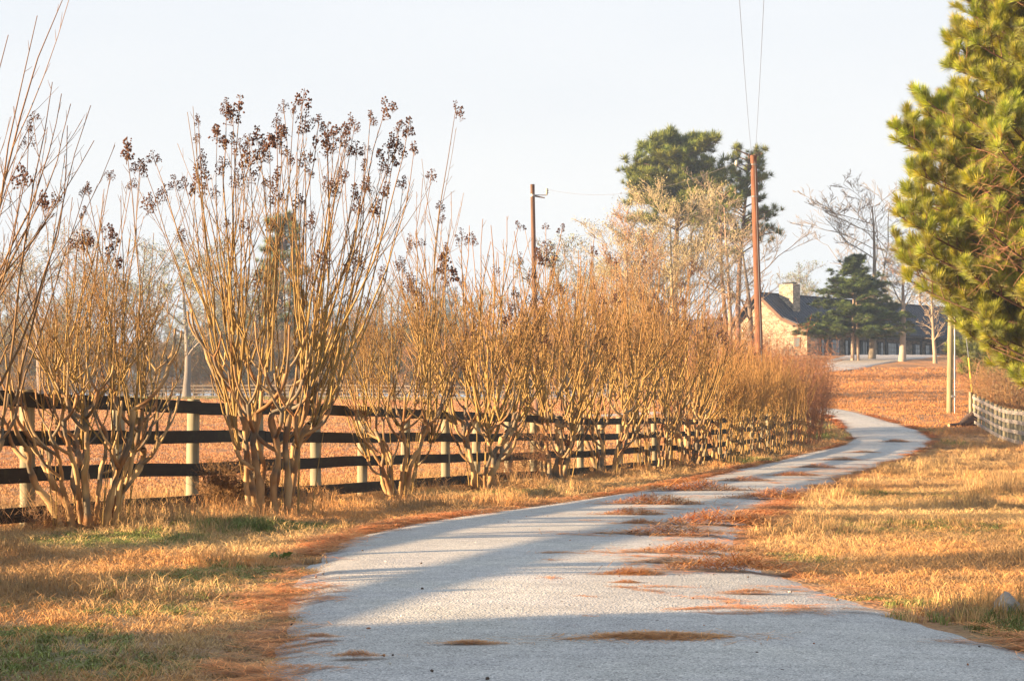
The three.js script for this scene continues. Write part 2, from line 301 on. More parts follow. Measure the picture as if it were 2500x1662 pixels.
// ---------------------------------------------------------------- house on the hill
function uvBox(w, h, d, ou = 0, ov = 0, ku = 1, kv = 1) { // box with uv in metres, grain along its length
  const g = new THREE.BoxGeometry(w, h, d), p = g.attributes.position, n = g.attributes.normal, uv = g.attributes.uv;
  for (let i = 0; i < p.count; i++) { const ax = Math.abs(n.getX(i)), ay = Math.abs(n.getY(i)); const u = ax > 0.5 ? p.getZ(i) : p.getX(i), v = ay > 0.5 ? p.getZ(i) : p.getY(i); uv.setXY(i, u * ku + ou, v * kv + ov); }
  return g;
}
function put(name, geo, mat, parent, x, y, z) { const m = mesh(name, geo, mat, parent); m.position.set(x, y, z); return m; }
{
  const corner = V(xAt(1972, 214), 0, -214); corner.y = 9.95;
  const house = thing('ranch_house', 'long pale stone house with dark metal roof on the hill', 'house', corner);
  house.rotation.y = 43.8 * Math.PI / 180;
  const L = 44, prof = [[-13.6, 2.8], [-10.1, 4.2], [-6.5, 7.2], [-2.9, 4.2], [0.6, 2.8]];
  // gable end wall, towards the left
  const gs = new THREE.Shape(); [[-13, -1.5], [0, -1.5], [0, 2.7], [-2.95, 3.95], [-6.5, 6.9], [-10.05, 3.95], [-13, 2.7]].forEach(([z, y], i) => i ? gs.lineTo(-z, y) : gs.moveTo(-z, y));
  const gg = new THREE.ExtrudeGeometry(gs, { depth: 0.45, bevelEnabled: false }); gg.rotateY(Math.PI / 2);
  const wall = mesh('gable_wall', gg, M.paleStone, house); wall.position.set(0.0, 0, 0); tag(wall, 'sunlit pale stone gable wall');
  { const uv = gg.attributes.uv; for (let i = 0; i < uv.count; i++) uv.setXY(i, uv.getX(i) * 0.5, uv.getY(i) * 0.5); }
  put('front_wall', uvBox(L - 0.5, 4.4, 0.3, 0, 0, 0.5, 0.5), M.stone, house, L / 2 + 0.2, 0.72, -1.95);
  put('back_wall', uvBox(L - 0.5, 4.4, 0.3, 0, 0, 0.5, 0.5), M.stone, house, L / 2 + 0.2, 0.6, -12.7);
  put('end_wall', uvBox(0.4, 4.4, 11, 0, 0, 0.5, 0.5), M.stone, house, L, 0.6, -7.3);
  put('porch_floor', uvBox(L, 0.3, 2.2), M.stone, house, L / 2 + 0.3, -0.35, -0.95);
  put('porch_return_wall', uvBox(1.6, 4.2, 0.4, 0, 0, 0.5, 0.5), M.stone, house, 1.25, 0.6, -0.22);
  // roof: four planes with raised seams
  const th = 0.14;
  const slopes = []; for (let k = 0; k < 4; k++) slopes.push([prof[k], prof[k + 1]]);
  for (const [a, b] of slopes) {
    const len = Math.hypot(b[0] - a[0], b[1] - a[1]), ang = Math.atan2(b[1] - a[1], b[0] - a[0]);
    const r = put('roof_plane', uvBox(L + 1.5, th, len + 0.04), M.roof, house, L / 2 - 0.0, (a[1] + b[1]) / 2 + th / 2, (a[0] + b[0]) / 2); r.rotation.x = -ang;
    const seam = uvBox(0.06, 0.07, len - 0.02);
    if ((a[0] + b[0]) / 2 > -6.5) for (let x = -L / 2 - 0.6; x < L / 2 + 0.6; x += 0.62) put('seam', seam, M.roof, r, x, th / 2 + 0.03, 0);
  }
  put('ridge_cap', uvBox(L + 1.52, 0.12, 0.5), M.roof, house, L / 2, 7.33, -6.5);
  // rake boards on the gable
  for (const [a, b] of slopes) {
    const len = Math.hypot(b[0] - a[0], b[1] - a[1]), ang = Math.atan2(b[1] - a[1], b[0] - a[0]);
    const r = put('rake_board', uvBox(0.09, 0.36, len + 0.05), M.wood, house, -0.81, (a[1] + b[1]) / 2 - 0.05, (a[0] + b[0]) / 2); r.rotation.x = -ang;
  }
  put('eave_beam', uvBox(L, 0.32, 0.2), M.darkTrim, house, L / 2 + 0.3, 2.5, 0.05);
  put('gutter', uvBox(L + 1, 0.14, 0.16), M.darkTrim, house, L / 2, 2.72, 0.7);
  for (let x = 4.3; x < L; x += 3.55) put('porch_post', uvBox(0.2, 2.7, 0.2), M.darkTrim, house, x, 1.0, -0.02);
  // windows along the porch
  const win = (x, w, h, y0, cols, rows) => {
    const f = put('window', uvBox(w + 0.16, h + 0.16, 0.1), M.darkTrim, house, x, y0 + h / 2, -1.78);
    const cw = w / cols, ch = h / rows;
    for (let i = 0; i < cols; i++) for (let j = 0; j < rows; j++) put('pane', new THREE.BoxGeometry(cw - 0.05, ch - 0.05, 0.02), M.glass, f, -w / 2 + (i + 0.5) * cw, -h / 2 + (j + 0.5) * ch, 0.055);
  };
  for (const [x, w, c] of [[5.4, 0.9, 2], [7.6, 1.35, 3], [10.1, 1.35, 3], [16.3, 0.9, 2], [19.0, 2.4, 4], [23.6, 1.35, 3], [26.2, 1.35, 3], [30.5, 1.3, 3], [34.2, 1.3, 3], [37.6, 1.3, 3]]) win(x, w, 2.05, 0.0, c, 4);
  const door = put('door', uvBox(1.9, 2.25, 0.1), M.darkTrim, house, 13.2, 1.1, -1.78); put('door_pane', new THREE.BoxGeometry(0.7, 1.6, 0.02), M.glass, door, -0.45, 0.1, 0.06); put('door_pane', new THREE.BoxGeometry(0.7, 1.6, 0.02), M.glass, door, 0.45, 0.1, 0.06);
  // gable window and corner light
  const gwin = put('gable_window', uvBox(0.1, 1.2, 0.9), M.wood, house, -0.03, 1.5, -1.3); put('pane', new THREE.BoxGeometry(0.02, 1.0, 0.7), M.glass, gwin, -0.055, 0, 0);
  // chimney on the front slope
  const ch = put('chimney', uvBox(1.3, 3.3, 2.0, 0, 0, 0.6, 0.6), M.stone, house, 3.2, 6.7, -4.9); tag(ch, 'pale stone chimney');
  put('cap', uvBox(0.9, 0.1, 1.5), M.darkTrim, ch, 0, 1.82, 0); for (const s of [-1, 1]) for (const t of [-1, 1]) put('cap_leg', uvBox(0.06, 0.14, 0.06), M.darkTrim, ch, 0.35 * s, 1.7, 0.6 * t);
  // lower wing at the left
  const wing = thing('house_wing', 'lower left wing of the stone house with ribbed grey roof', 'house', corner.clone().add(V(0, 0, 0)));
  wing.rotation.y = house.rotation.y;
  put('wall', uvBox(11, 4.2, 0.35, 0, 0, 0.5, 0.5), M.paleStone, wing, 7.5, 0.55, -25); put('wall', uvBox(0.35, 4.2, 11.9, 0, 0, 0.5, 0.5), M.paleStone, wing, 2.0, 0.55, -19.1);
  for (const s of [-1, 1]) { const len = Math.hypot(6.4, 2.6), r = put('roof_plane', uvBox(len, 0.14, 13.3), M.roof, wing, 7.5 + s * 3.2, 3.95, -19.4); r.rotation.z = -s * Math.atan2(2.6, 6.4); const seam = uvBox(len, 0.07, 0.06); for (let z = -6.4; z < 6.6; z += 0.62) put('seam', seam, M.roof, r, 0, 0.1, z); }
  put('eave_board', uvBox(0.1, 0.3, 13.3), M.wood, wing, 1.08, 2.55, -19.4);
  for (const z of [-15, -18, -21.5]) { const w = put('window', uvBox(0.1, 1.5, 1.3), M.darkTrim, wing, 1.8, 1.3, z); for (const k of [-1, 1]) put('pane', new THREE.BoxGeometry(0.02, 1.3, 0.55), M.glass, w, -0.055, 0, k * 0.3); }
  // small things on the lawn in front
  const pm = hit(2223.5, 862, 150); const mk = thing('marker_post', 'short white marker post on the lawn before the porch', 'post', pm);
  put('shaft', new THREE.CylinderGeometry(0.11, 0.12, 0.7, 12), M.whiteMark, mk, 0, 0.33, 0); put('cap', new THREE.CylinderGeometry(0.13, 0.12, 0.08, 12), M.whiteMark, mk, 0, 0.72, 0);
  const bp = hit(2206, 861, 150); const bl = thing('stone_pillar', 'squat stone pillar beside the leaning oak trunk', 'pillar', bp.clone().add(V(-0.1, 0, 0.6)));
  put('shaft', uvBox(0.7, 0.85, 0.7, 0, 0, 0.5, 0.5), M.stone, bl, 0, 0.38, 0); put('cap', uvBox(0.8, 0.08, 0.8), M.stone, bl, 0, 0.845, 0);
}

// ---------------------------------------------------------------- board fences
const sharedPost = {};
function postGeo(r, h, seed) { const g = new THREE.CylinderGeometry(r * 0.96, r * 1.02, h, 16, 4); const p = g.attributes.position, rnd = RNG(seed); for (let i = 0; i < p.count; i++) { const a = Math.atan2(p.getZ(i), p.getX(i)), y = p.getY(i); const k = 1 + 0.03 * (vnoise(Math.cos(a) * 2 + seed * 9, y * 2 + Math.sin(a) * 2) - 0.5); p.setX(i, p.getX(i) * k); p.setZ(i, p.getZ(i) * k); } g.computeVertexNormals(); return g; }
const postGeos = [1, 2, 3, 4].map(s => postGeo(0.081, 1.62, s));
function boardBetween(a, b, y0, y1, hgt, thick, seed, mat, parent, name = 'board') { // a, b: ends on the ground line; y0, y1 heights of the board's middle there
  const len = a.distanceTo(b) - 0.006, g = new THREE.BoxGeometry(len, hgt, thick, 8, 1, 1), p = g.attributes.position, uv = g.attributes.uv, n = g.attributes.normal, rnd = RNG(seed), ou = rnd(), ov = rnd(), sag = (rnd() - 0.5) * 0.02, wav = (rnd() - 0.5) * 0.012;
  for (let i = 0; i < p.count; i++) {
    const u = p.getX(i), v = Math.abs(n.getY(i)) > 0.5 ? p.getZ(i) : p.getY(i);
    uv.setXY(i, (Math.abs(n.getX(i)) > 0.5 ? p.getZ(i) : u) / 2.4 + ou, v / 0.32 + ov);
    const t = u / len; p.setY(i, p.getY(i) + sag * (1 - 4 * t * t) + wav * Math.sin(t * 9 + ou * 6)); p.setZ(i, p.getZ(i) + wav * Math.cos(t * 7 + ov * 5));
  }
  const m = mesh(name, g, mat, parent);
  const A = V(a.x, y0, a.z), B = V(b.x, y1, b.z), dir = B.clone().sub(A).normalize();
  m.position.copy(A).add(B).multiplyScalar(0.5);
  const zax = V(0, 0, 0).crossVectors(dir, V(0, 1, 0)).normalize(), yax = V(0, 0, 0).crossVectors(zax, dir).normalize();
  m.quaternion.setFromRotationMatrix(new THREE.Matrix4().makeBasis(dir, yax, zax));
  return m;
}
const HB = [0.165, 0.555, 0.945, 1.325]; // middles of the boards
const nearFencePts = [];
{
  const xsP = [68, 288, 471, 630, 771, 885, 990, 1088, 1163, 1241, 1303, 1364, 1417, 1467, 1513, 1556, 1597, 1636, 1676, 1721];
  const pts = [];
  for (let k = -9; k < 0; k++) { const d = 20.1 + k * 2.117; pts.push(V(-5.04 + k * 0.515, 0, -d)); }
  xsP.forEach((px, k) => { const d = 20.1 + k * 2.117; pts.push(V(xAt(px, d), 0, -d)); });
  for (let k = 1; k < 13; k++) { const l = pts[pts.length - 1]; const d = -l.z + 2.0; pts.push(V(fenceX(d) + 0.0, 0, -d)); }
  pts.forEach(p => { p.y = H(p.x, p.z); nearFencePts.push(p); });
  const f = thing('board_fence', 'long dark four-board fence on pale round posts behind the bare shrubs', 'fence', V(0, 0, 0));
  pts.forEach((p, i) => { const rnd = RNG(100 + i), m = put('post', postGeos[i % 4], M.post, f, p.x, p.y + 0.62 + (rnd() - 0.5) * 0.02, p.z); m.rotation.set((rnd() - 0.5) * 0.02, rnd() * 6, (rnd() - 0.5) * 0.02 - 0.008); });
  const offs = pts.map((p, i) => { const a = pts[Math.max(0, i - 1)], b = pts[Math.min(pts.length - 1, i + 1)], t = b.clone().sub(a).setY(0).normalize(); return V(-t.z, 0, t.x).multiplyScalar(0.081 + 0.016); });
  for (let r = 0; r < 4; r++) for (let i = (r % 2); i + 1 < pts.length; i += 2) {
    const j = Math.min(i + 2, pts.length - 1), rnd = RNG(500 + r * 97 + i), e = () => (rnd() - 0.5) * 0.018;
    boardBetween(pts[i].clone().add(offs[i]), pts[j].clone().add(offs[j]), pts[i].y + HB[r] + e(), pts[j].y + HB[r] + e(), 0.157, 0.027, 900 + r * 50 + i, M.board, f);
    if (r % 2 && i === 1) boardBetween(pts[0].clone().add(offs[0]), pts[1].clone().add(offs[1]), pts[0].y + HB[r], pts[1].y + HB[r], 0.157, 0.027, 77 + r, M.board, f);
  }
}
function plainFence(name, label, pts, side, hgt, postMat, boardMat, rows, pr = 0.075, seed = 1, bh = 0.15) {
  const f = thing(name, label, 'fence', V(0, 0, 0)), pg = postGeo(pr, hgt + 0.25, seed);
  pts.forEach((p, i) => { const m = put('post', pg, postMat, f, p.x, p.y + hgt / 2 - 0.1, p.z); m.rotation.y = i * 1.7; });
  const offs = pts.map((p, i) => { const a = pts[Math.max(0, i - 1)], b = pts[Math.min(pts.length - 1, i + 1)], t = b.clone().sub(a).setY(0).normalize(); return V(-t.z, 0, t.x).multiplyScalar(side * (pr + 0.016)); });
  rows.forEach((y, r) => { for (let i = 0; i + 1 < pts.length; i += 2) { const j = Math.min(i + 2, pts.length - 1); boardBetween(pts[i].clone().add(offs[i]), pts[j].clone().add(offs[j]), pts[i].y + y, pts[j].y + y, bh, 0.027, seed * 300 + r * 40 + i, boardMat, f); } });
  return f;
}
const along = (list, step) => { const c = new THREE.CatmullRomCurve3(list.map(([x, d]) => V(x, 0, -d))), n = Math.max(2, Math.round(c.getLength() / step)); return c.getSpacedPoints(n).map(p => V(p.x, H(p.x, p.z), p.z)); };
plainFence('weathered_fence', 'sunlit weathered grey board fence at the right edge', along([[17.0, 60], [18.9, 68], [20.5, 77.5], [21.5, 84], [22.4, 91], [22.9, 95.5]], 1.55), -1, 1.5, M.post, M.greyBoard, [0.2, 0.6, 1.0, 1.38], 0.09, 11, 0.15);
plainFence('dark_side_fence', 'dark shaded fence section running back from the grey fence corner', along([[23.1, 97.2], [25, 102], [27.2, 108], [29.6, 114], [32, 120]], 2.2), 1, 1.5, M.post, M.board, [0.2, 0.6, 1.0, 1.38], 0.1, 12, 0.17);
plainFence('far_pasture_fence', 'distant pale board fence across the far side of the pasture', along([[-46, 207], [-36, 205], [-24, 200], [-14, 193], [-6, 186], [3, 182], [9, 178]], 1.15), 1, 1.4, M.farPost, M.farBoard, [0.2, 0.55, 0.9, 1.28], 0.07, 13, 0.11);
console.log('house, fences done');

// ---------------------------------------------------------------- utility poles, wires
function poleMesh(name, a, b, r0, r1, mat, parent) { const len = a.distanceTo(b), g = new THREE.CylinderGeometry(r1, r0, len, 20, 10); const m = mesh(name, g, mat, parent); m.position.copy(a).add(b).multiplyScalar(0.5); m.quaternion.setFromUnitVectors(V(0, 1, 0), b.clone().sub(a).normalize()); return m; }
function wireThing(label, a, b, sag, r, group) { const pts = []; for (let k = 0; k <= 40; k++) { const t = k / 40; const p = a.clone().lerp(b, t); p.y -= sag * 4 * t * (1 - t); pts.push(p); } const bf = new Buf(); bf.tube(pts, pts.map(() => r), 6, [1, 1, 1]); const m = mesh('power_line', bf.geo(), M.wire, null, true); return tag(m, label, 'wire', group); }
const redTop = at(1840, 379, 82);
{
  const base = gp(1861, 82); base.y -= 0.3;
  const t = thing('utility_pole', 'reddish brown utility pole rising from the brush before the house', 'pole', V(0, 0, 0));
  poleMesh('shaft', base, redTop, 0.165, 0.135, M.redPole, t);
  const a = at(1836, 401, 82), b = at(1799, 404, 81.8); poleMesh('arm', a, b, 0.02, 0.02, M.steel, t);
  const ins = mesh('insulator', new THREE.LatheGeometry([[0, 0], [0.05, 0], [0.05, 0.05], [0.11, 0.07], [0.05, 0.12], [0.1, 0.15], [0.05, 0.2], [0.07, 0.24], [0, 0.26]].map(([x, y]) => new THREE.Vector2(x, y)), 14), M.ceramic, t); ins.position.copy(b).add(V(0, -0.02, 0));
  for (const yy of [402, 480]) { const b0 = base.clone().lerp(redTop, clamp((at(1840, yy, 82).y - base.y) / (redTop.y - base.y), 0, 1)); const st = mesh('strap', new THREE.CylinderGeometry(0.150, 0.150, 0.05, 18), M.wire, t); st.position.copy(b0); }
  { const g0 = base.clone().add(V(0.07, 0, 0.16)), g1 = redTop.clone().add(V(0.05, -0.3, 0.135)); poleMesh('ground_wire', g0, g1, 0.012, 0.012, M.wire, t); }
  const p2top = at(1300, 450, 106), p2base = gp(1311, 106); p2base.y -= 0.3;
  const t2 = thing('utility_pole', 'distant slender utility pole with side bracket above the shrub tops', 'pole', V(0, 0, 0));
  poleMesh('shaft', p2base, p2top, 0.15, 0.118, M.brownPole, t2);
  const a2 = at(1303, 476, 106), b2 = at(1335, 476, 106); poleMesh('arm', a2, b2, 0.03, 0.03, M.steel, t2); poleMesh('brace', at(1303, 478, 106), at(1330, 483, 106), 0.045, 0.03, M.brownPole, t2);
  const in2 = mesh('insulator', new THREE.LatheGeometry([[0, 0], [0.05, 0], [0.05, 0.08], [0.1, 0.12], [0.05, 0.18], [0.11, 0.24], [0.05, 0.3], [0.1, 0.34], [0, 0.38]].map(([x, y]) => new THREE.Vector2(x, y)), 14), M.ceramic, t2); in2.position.copy(b2);
  const plate = put('strap', new THREE.CylinderGeometry(0.128, 0.128, 0.12, 18), M.steel, t2, 0, 0, 0); plate.position.copy(at(1300.6, 477, 106));
  // pale pole on the right
  const pb = gp(2318, 105), pt = at(2328, 330, 105); const t3 = thing('utility_pole', 'smooth pale tan pole beside the pine branches on the right', 'pole', V(0, 0, 0));
  poleMesh('shaft', pb.clone().add(V(0, -0.4, 0)), pt, 0.165, 0.13, M.palePole, t3);
  const c0 = gp(2331.5, 104.8); poleMesh('conduit', c0.clone().add(V(0, -0.1, 0)), at(2332, 690, 104.9), 0.035, 0.035, M.steel, t3); const bk = mesh('meter_box', new THREE.BoxGeometry(0.22, 0.1, 0.16), M.steel, t3); bk.position.copy(c0).add(V(-0.06, 0.95, 0));
  // wires
  const far1 = V(2.2, 12.5, 26), far2 = V(3.1, 12.4, 26);
  wireThing('left one of two wires rising overhead from the reddish pole', at(1836, 379, 82), V(-3.2, 13.2, 20), 2.2, 0.005, 'overhead wires');
  wireThing('right one of two wires rising overhead from the reddish pole', at(1844, 382, 82), V(-1.9, 13.3, 20), 2.0, 0.005, 'overhead wires');
  wireThing('upper wire strung between the two wooden utility poles', at(1335, 462, 106), at(1799, 396, 81.8), 0.75, 0.006, 'pole to pole wires');
  wireThing('lower wire strung between the two wooden utility poles', at(1306, 590, 106), at(1842, 480, 82), 0.25, 0.006, 'pole to pole wires');
  // guy wire with yellow guard, and a leaning stake
  const g0 = gp(2381, 97.5), gt = at(2366, 874, 99), t4 = thing('guy_wire', 'thin guy wire with yellow plastic guard right of the pale pole', 'wire', V(0, 0, 0));
  g0.y = H(g0.x, g0.z); poleMesh('guard', g0.clone().add(V(0, -0.1, 0)), gt, 0.045, 0.045, M.yellow, t4); poleMesh('cable', gt, at(2338, 640, 104), 0.014, 0.014, M.steel, t4);
  const s0 = hit(2360, 1018, 60), s1 = at(2392, 884, -s0.z + 0.5); const st = thing('leaning_stake', 'thin brown wooden stake leaning near the fence corner', 'stake', V(0, 0, 0));
  const sm = M.brownPole; poleMesh('shaft', s0.clone().add(V(0, -0.1, 0)), s1, 0.045, 0.04, sm, st); poleMesh('tip', s1, s1.clone().add(s1.clone().sub(s0).normalize().multiplyScalar(0.05)), 0.038, 0.012, sm, st);
}

// ---------------------------------------------------------------- crape myrtles
function seedCluster(seed, n) { // a dried panicle: small dark capsules on thin stalks, in two or three lobes
  const rnd = RNG(seed), b = new Buf(), dark = [0.05, 0.022, 0.013], rust = [0.12, 0.043, 0.02];
  b.tube([V(0, -0.10, 0), V(0, 0.01, 0), V(0.01, 0.09, 0)], [0.0035, 0.003, 0.002], 3, [0.16, 0.09, 0.05]);
  const lobes = [[0, 0, 0, 1]]; for (let k = 0; k < 1 + seed % 3; k++) { const a = rnd() * 6.283, r = 0.05 + 0.04 * rnd(); lobes.push([Math.cos(a) * r, -0.02 - 0.08 * rnd(), Math.sin(a) * r, 0.55 + 0.3 * rnd()]); }
  for (let k = 0; k < n; k++) {
    const [lx, ly, lz, ls] = lobes[k % lobes.length], t = rnd(), y = ly + (-0.05 + t * 0.14) * ls, rr = ((1 - t * 0.7) * 0.055 * Math.sqrt(rnd()) + 0.008) * ls, a = rnd() * 6.283, x = lx + Math.cos(a) * rr, z = lz + Math.sin(a) * rr, r = 0.006 + rnd() * 0.0045;
    if (k % 2 === 0) b.tube([V(lx * 0.6, y - rr * 0.5, lz * 0.6), V(x, y, z)], [0.0018, 0.0015], 3, [0.14, 0.08, 0.05]);
    const c = mixc(dark, rust, rnd()), P = [[x + r, y, z], [x - r, y, z], [x, y + r * 1.25, z], [x, y - r, z], [x, y, z + r], [x, y, z - r]];
    for (const [i, j, l] of [[0, 2, 4], [4, 2, 1], [1, 2, 5], [5, 2, 0], [4, 3, 0], [1, 3, 4], [5, 3, 1], [0, 3, 5]]) b.tri(P[i], P[j], P[l], c);
  }
  return b.geo();
}
const clusterGeos = [1, 2, 3, 4, 5].map(s => seedCluster(s * 13, 58 + s * 8));
const CREAM = [0.44, 0.285, 0.125], CINN = [0.26, 0.125, 0.045], GREY = [0.13, 0.112, 0.082];
function crape(o) {
  const rnd = RNG(o.seed), base = o.base, t = thing('crape_myrtle', o.label, 'tree', base, 'bare crape myrtles along the driveway');
  const shootA = o.shoot ?? [0.285, 0.178, 0.050], shootB = o.tip ?? [0.175, 0.088, 0.031];
  const knuckles = [];
  for (let s = 0; s < o.stems; s++) {
    const az = (s + rnd() * 0.7) / o.stems * 6.283 + o.seed, r0 = o.r0 * (0.4 + 0.6 * rnd()), rk = o.rk * (0.35 + 0.75 * rnd()), hk = o.hk * (0.72 + 0.45 * rnd());
    const a = V(Math.cos(az) * r0, -0.08, Math.sin(az) * r0), k = V(Math.cos(az) * rk, hk, Math.sin(az) * rk), n = 18, pts = [], rad = [];
    const R = o.sr * (0.7 + 0.6 * rnd()), w1 = rnd() * 6, w2 = rnd() * 6, wob = 0.035 + rnd() * 0.03;
    for (let i = 0; i <= n; i++) {
      const u = i / n, e = Math.pow(u, 1.08); const p = V(lerp(a.x, k.x, e), lerp(a.y, k.y, u), lerp(a.z, k.z, e));
      p.x += (Math.sin(u * 9 + w1) * wob + (vnoise(u * 11, w1 * 9) - 0.5) * 0.05) * u; p.z += (Math.cos(u * 8 + w2) * wob + (vnoise(u * 11, w2 * 9 + 40) - 0.5) * 0.05) * u;
      pts.push(p); rad.push(R * (1.2 - 0.55 * u + 0.5 * Math.pow(1 - u, 10)) * (0.86 + 0.3 * rnd()) * (vnoise(u * 7 + w1, s * 3.1) > 0.74 ? 1.28 : 1) * (u > 0.9 ? 1.3 : 1));
    }
    const patchy = (u, p) => { const f = fbm(p.y * 3.1 + s * 3 + o.seed, s * 7 + p.x * 4, 3), g = vnoise(p.y * 12 + s, o.seed + s + p.x * 9); return mixc(mixc(CREAM, CINN, sstep(0.35, 0.65, f)), GREY, sstep(0.5, 0.72, g) * 0.9); };
    const b = new Buf(); b.tube(pts, rad, 9, patchy, 0.34, rnd);
    // two or three crooked arms at the knuckle, cut back every year
    const arms = 2 + (rnd() > 0.45 ? 1 : 0);
    for (let q = 0; q < arms; q++) {
      const a2 = az + (q - (arms - 1) / 2) * 1.5 + (rnd() - 0.5) * 0.8, l = o.arm * (0.6 + 0.8 * rnd()), from = pts[q === 0 ? n : Math.round(n * (0.45 + 0.5 * rnd()))], to = from.clone().add(V(Math.cos(a2) * l * 0.75, l * (0.6 + 0.5 * rnd()), Math.sin(a2) * l * 0.75)), ctl = from.clone().lerp(to, 0.5).add(V(Math.cos(a2) * l * 0.28, -l * 0.15, Math.sin(a2) * l * 0.28));
      const ap = bez(from, ctl, to, 5), rr = R * 0.62; b.tube(ap, ap.map((_, i) => rr * (1.05 - 0.06 * i) * (i >= 4 ? 1.3 : 1) * (0.9 + 0.25 * rnd())), 7, patchy, 0.25, rnd);
      if (!o.plain) for (let w = 0; w < 2; w++) { const a3 = a2 + (w - 0.5) * 1.9 + (rnd() - 0.5) * 0.9, l3 = o.arm * (0.7 + 0.7 * rnd()), t3 = to.clone().add(V(Math.cos(a3) * l3 * 0.5, l3 * (0.75 + 0.4 * rnd()), Math.sin(a3) * l3 * 0.5)), b3 = bez(to, to.clone().lerp(t3, 0.5).add(V(Math.cos(a3) * l3 * 0.22, -l3 * 0.1, Math.sin(a3) * l3 * 0.22)), t3, 4); b.tube(b3, b3.map((_, i) => rr * 0.62 * (1.05 - 0.09 * i) * (i === 4 ? 1.25 : 1) * (0.9 + 0.2 * rnd())), 6, patchy, 0.2, rnd); knuckles.push([t3, a3]); }
      knuckles.push([to, Math.atan2(to.z, to.x)]);
      if (rnd() > 0.4) { const st = to.clone().add(V((rnd() - 0.5) * 0.1, 0.05 + rnd() * 0.05, (rnd() - 0.5) * 0.1)); b.tube([to, st], [rr * 0.6, rr * 0.5], 6, GREY); }
    }
    if (o.far && s) { b.into = true; }
    mesh('stem', b.geo(), M.bark, t);
  }
  // shoots: to given tips, then to random ones inside the vase
  const shoots = new Buf(), twigs = new Buf(), tips = [];
  for (const q of o.tips ?? []) tips.push([V(q[0] - base.x, q[1] - base.y, q[2] - base.z), q[3] ?? 1]);
  for (let k = 0; k < o.shoots; k++) {
    const a = rnd() * 6.283, u = Math.sqrt(rnd()), low = rnd() < 0.22;
    const top = low ? o.hk + (o.H - o.hk) * (0.18 + 0.5 * rnd()) : o.H * (1 - 0.22 * u * u) * (0.62 + 0.4 * Math.pow(rnd(), 0.8));
    const f = (top - o.hk * 0.6) / (o.H - o.hk * 0.6); tips.push([V(Math.cos(a) * u * o.R * (0.35 + 0.65 * f) * 1.05, top, Math.sin(a) * u * o.R * (0.35 + 0.65 * f) * 1.05), !low && rnd() < (o.seeds ?? 0) ? 1 : 0]);
  }
  const tw = o.twigs ?? 9;
  for (const [tip, sz] of tips) {
    // the knuckle whose direction suits this tip best
    let best = null, bs = 1e9; for (const [p] of knuckles) { if (p.y > tip.y - 0.4) continue; const q = Math.hypot(p.x - tip.x * 0.45, p.z - tip.z * 0.45) + rnd() * o.rk * 1.7; if (q < bs) { bs = q; best = p; } }
    if (!best) continue;
    const s0 = best.clone().add(V((rnd() - 0.5) * 0.08, (rnd() - 0.5) * 0.06, (rnd() - 0.5) * 0.08)), dv = tip.clone().sub(s0), len = dv.length(), lat = 0.5 + 0.45 * (rnd() - 0.4), ctl = V(s0.x + dv.x * lat + (rnd() - 0.5) * 0.18 * len, s0.y + dv.y * (0.36 + 0.2 * rnd()), s0.z + dv.z * lat + (rnd() - 0.5) * 0.18 * len);
    const n = 7, pts = bez(s0, ctl, tip, n); for (let i = 1; i < n; i++) { pts[i].x += (rnd() - 0.5) * 0.016 * len; pts[i].z += (rnd() - 0.5) * 0.016 * len; }
    const rr = (0.0068 + 0.0026 * len * (0.6 + 0.6 * rnd())) * (o.thick ?? 1), sh = 0.7 + 0.55 * rnd();
    shoots.tube(pts, pts.map((_, i) => Math.max(o.minR, rr * (1 - 0.8 * i / n))), 4, (u) => mul(mixc(shootA, shootB, sstep(0.25, 1, u + (rnd() - 0.5) * 0.3)), sh));
    const lines = [[pts, 0.3, tw]];
    for (let f = 0; f < (o.forks ?? 2); f++) { // forks that rise beside the main shoot
      const u = 0.28 + 0.42 * rnd(), i = Math.min(n - 1, Math.floor(u * n)), p = pts[i].clone().lerp(pts[i + 1], u * n - i), tg = pts[i + 1].clone().sub(pts[i]).normalize(), a = rnd() * 6.283, l = len * (1 - u) * (0.55 + 0.4 * rnd()), dir = tg.clone().multiplyScalar(0.85).add(V(Math.cos(a) * 0.5, 0.1, Math.sin(a) * 0.5)).normalize(), e = p.clone().addScaledVector(dir, l); e.y += l * 0.12;
      const q = bez(p, p.clone().addScaledVector(dir, l * 0.55).add(V(Math.cos(a) * l * 0.06, -l * 0.02, Math.sin(a) * l * 0.06)), e, 4); shoots.tube(q, q.map((_, z) => Math.max(o.minR * 0.9, rr * (1 - 0.8 * u) * 0.7 * (1 - 0.16 * z))), 3, mul(mixc(shootA, shootB, 0.3 + 0.6 * rnd()), sh)); lines.push([q, 0.15, Math.max(3, Math.round(tw * 0.5))]);
    }
    for (const [ln, u0, cnt] of lines) for (let q = 0; q < cnt; q++) {
      const nn = ln.length - 1, u = u0 + (0.98 - u0) * (q + rnd()) / cnt, i = Math.min(nn - 1, Math.floor(u * nn)), p = ln[i].clone().lerp(ln[i + 1], u * nn - i), tg = ln[i + 1].clone().sub(ln[i]).normalize();
      const side = V(rnd() - 0.5, (rnd() - 0.3) * 0.6, rnd() - 0.5).normalize(), l = (0.07 + 0.3 * rnd() * (1.1 - u)) * (o.twigLen ?? 1), dir = tg.multiplyScalar(0.8).add(side.multiplyScalar(0.7)).normalize(), e = p.clone().addScaledVector(dir, l); e.y += l * 0.12;
      const mid = p.clone().lerp(e, 0.5); mid.y -= l * 0.03; const c = mul(mixc(shootA, shootB, 0.4 + 0.6 * rnd()), sh);
      twigs.tube([p, mid, e], [o.minR * 0.85, o.minR * 0.7, o.minR * 0.4], 3, c);
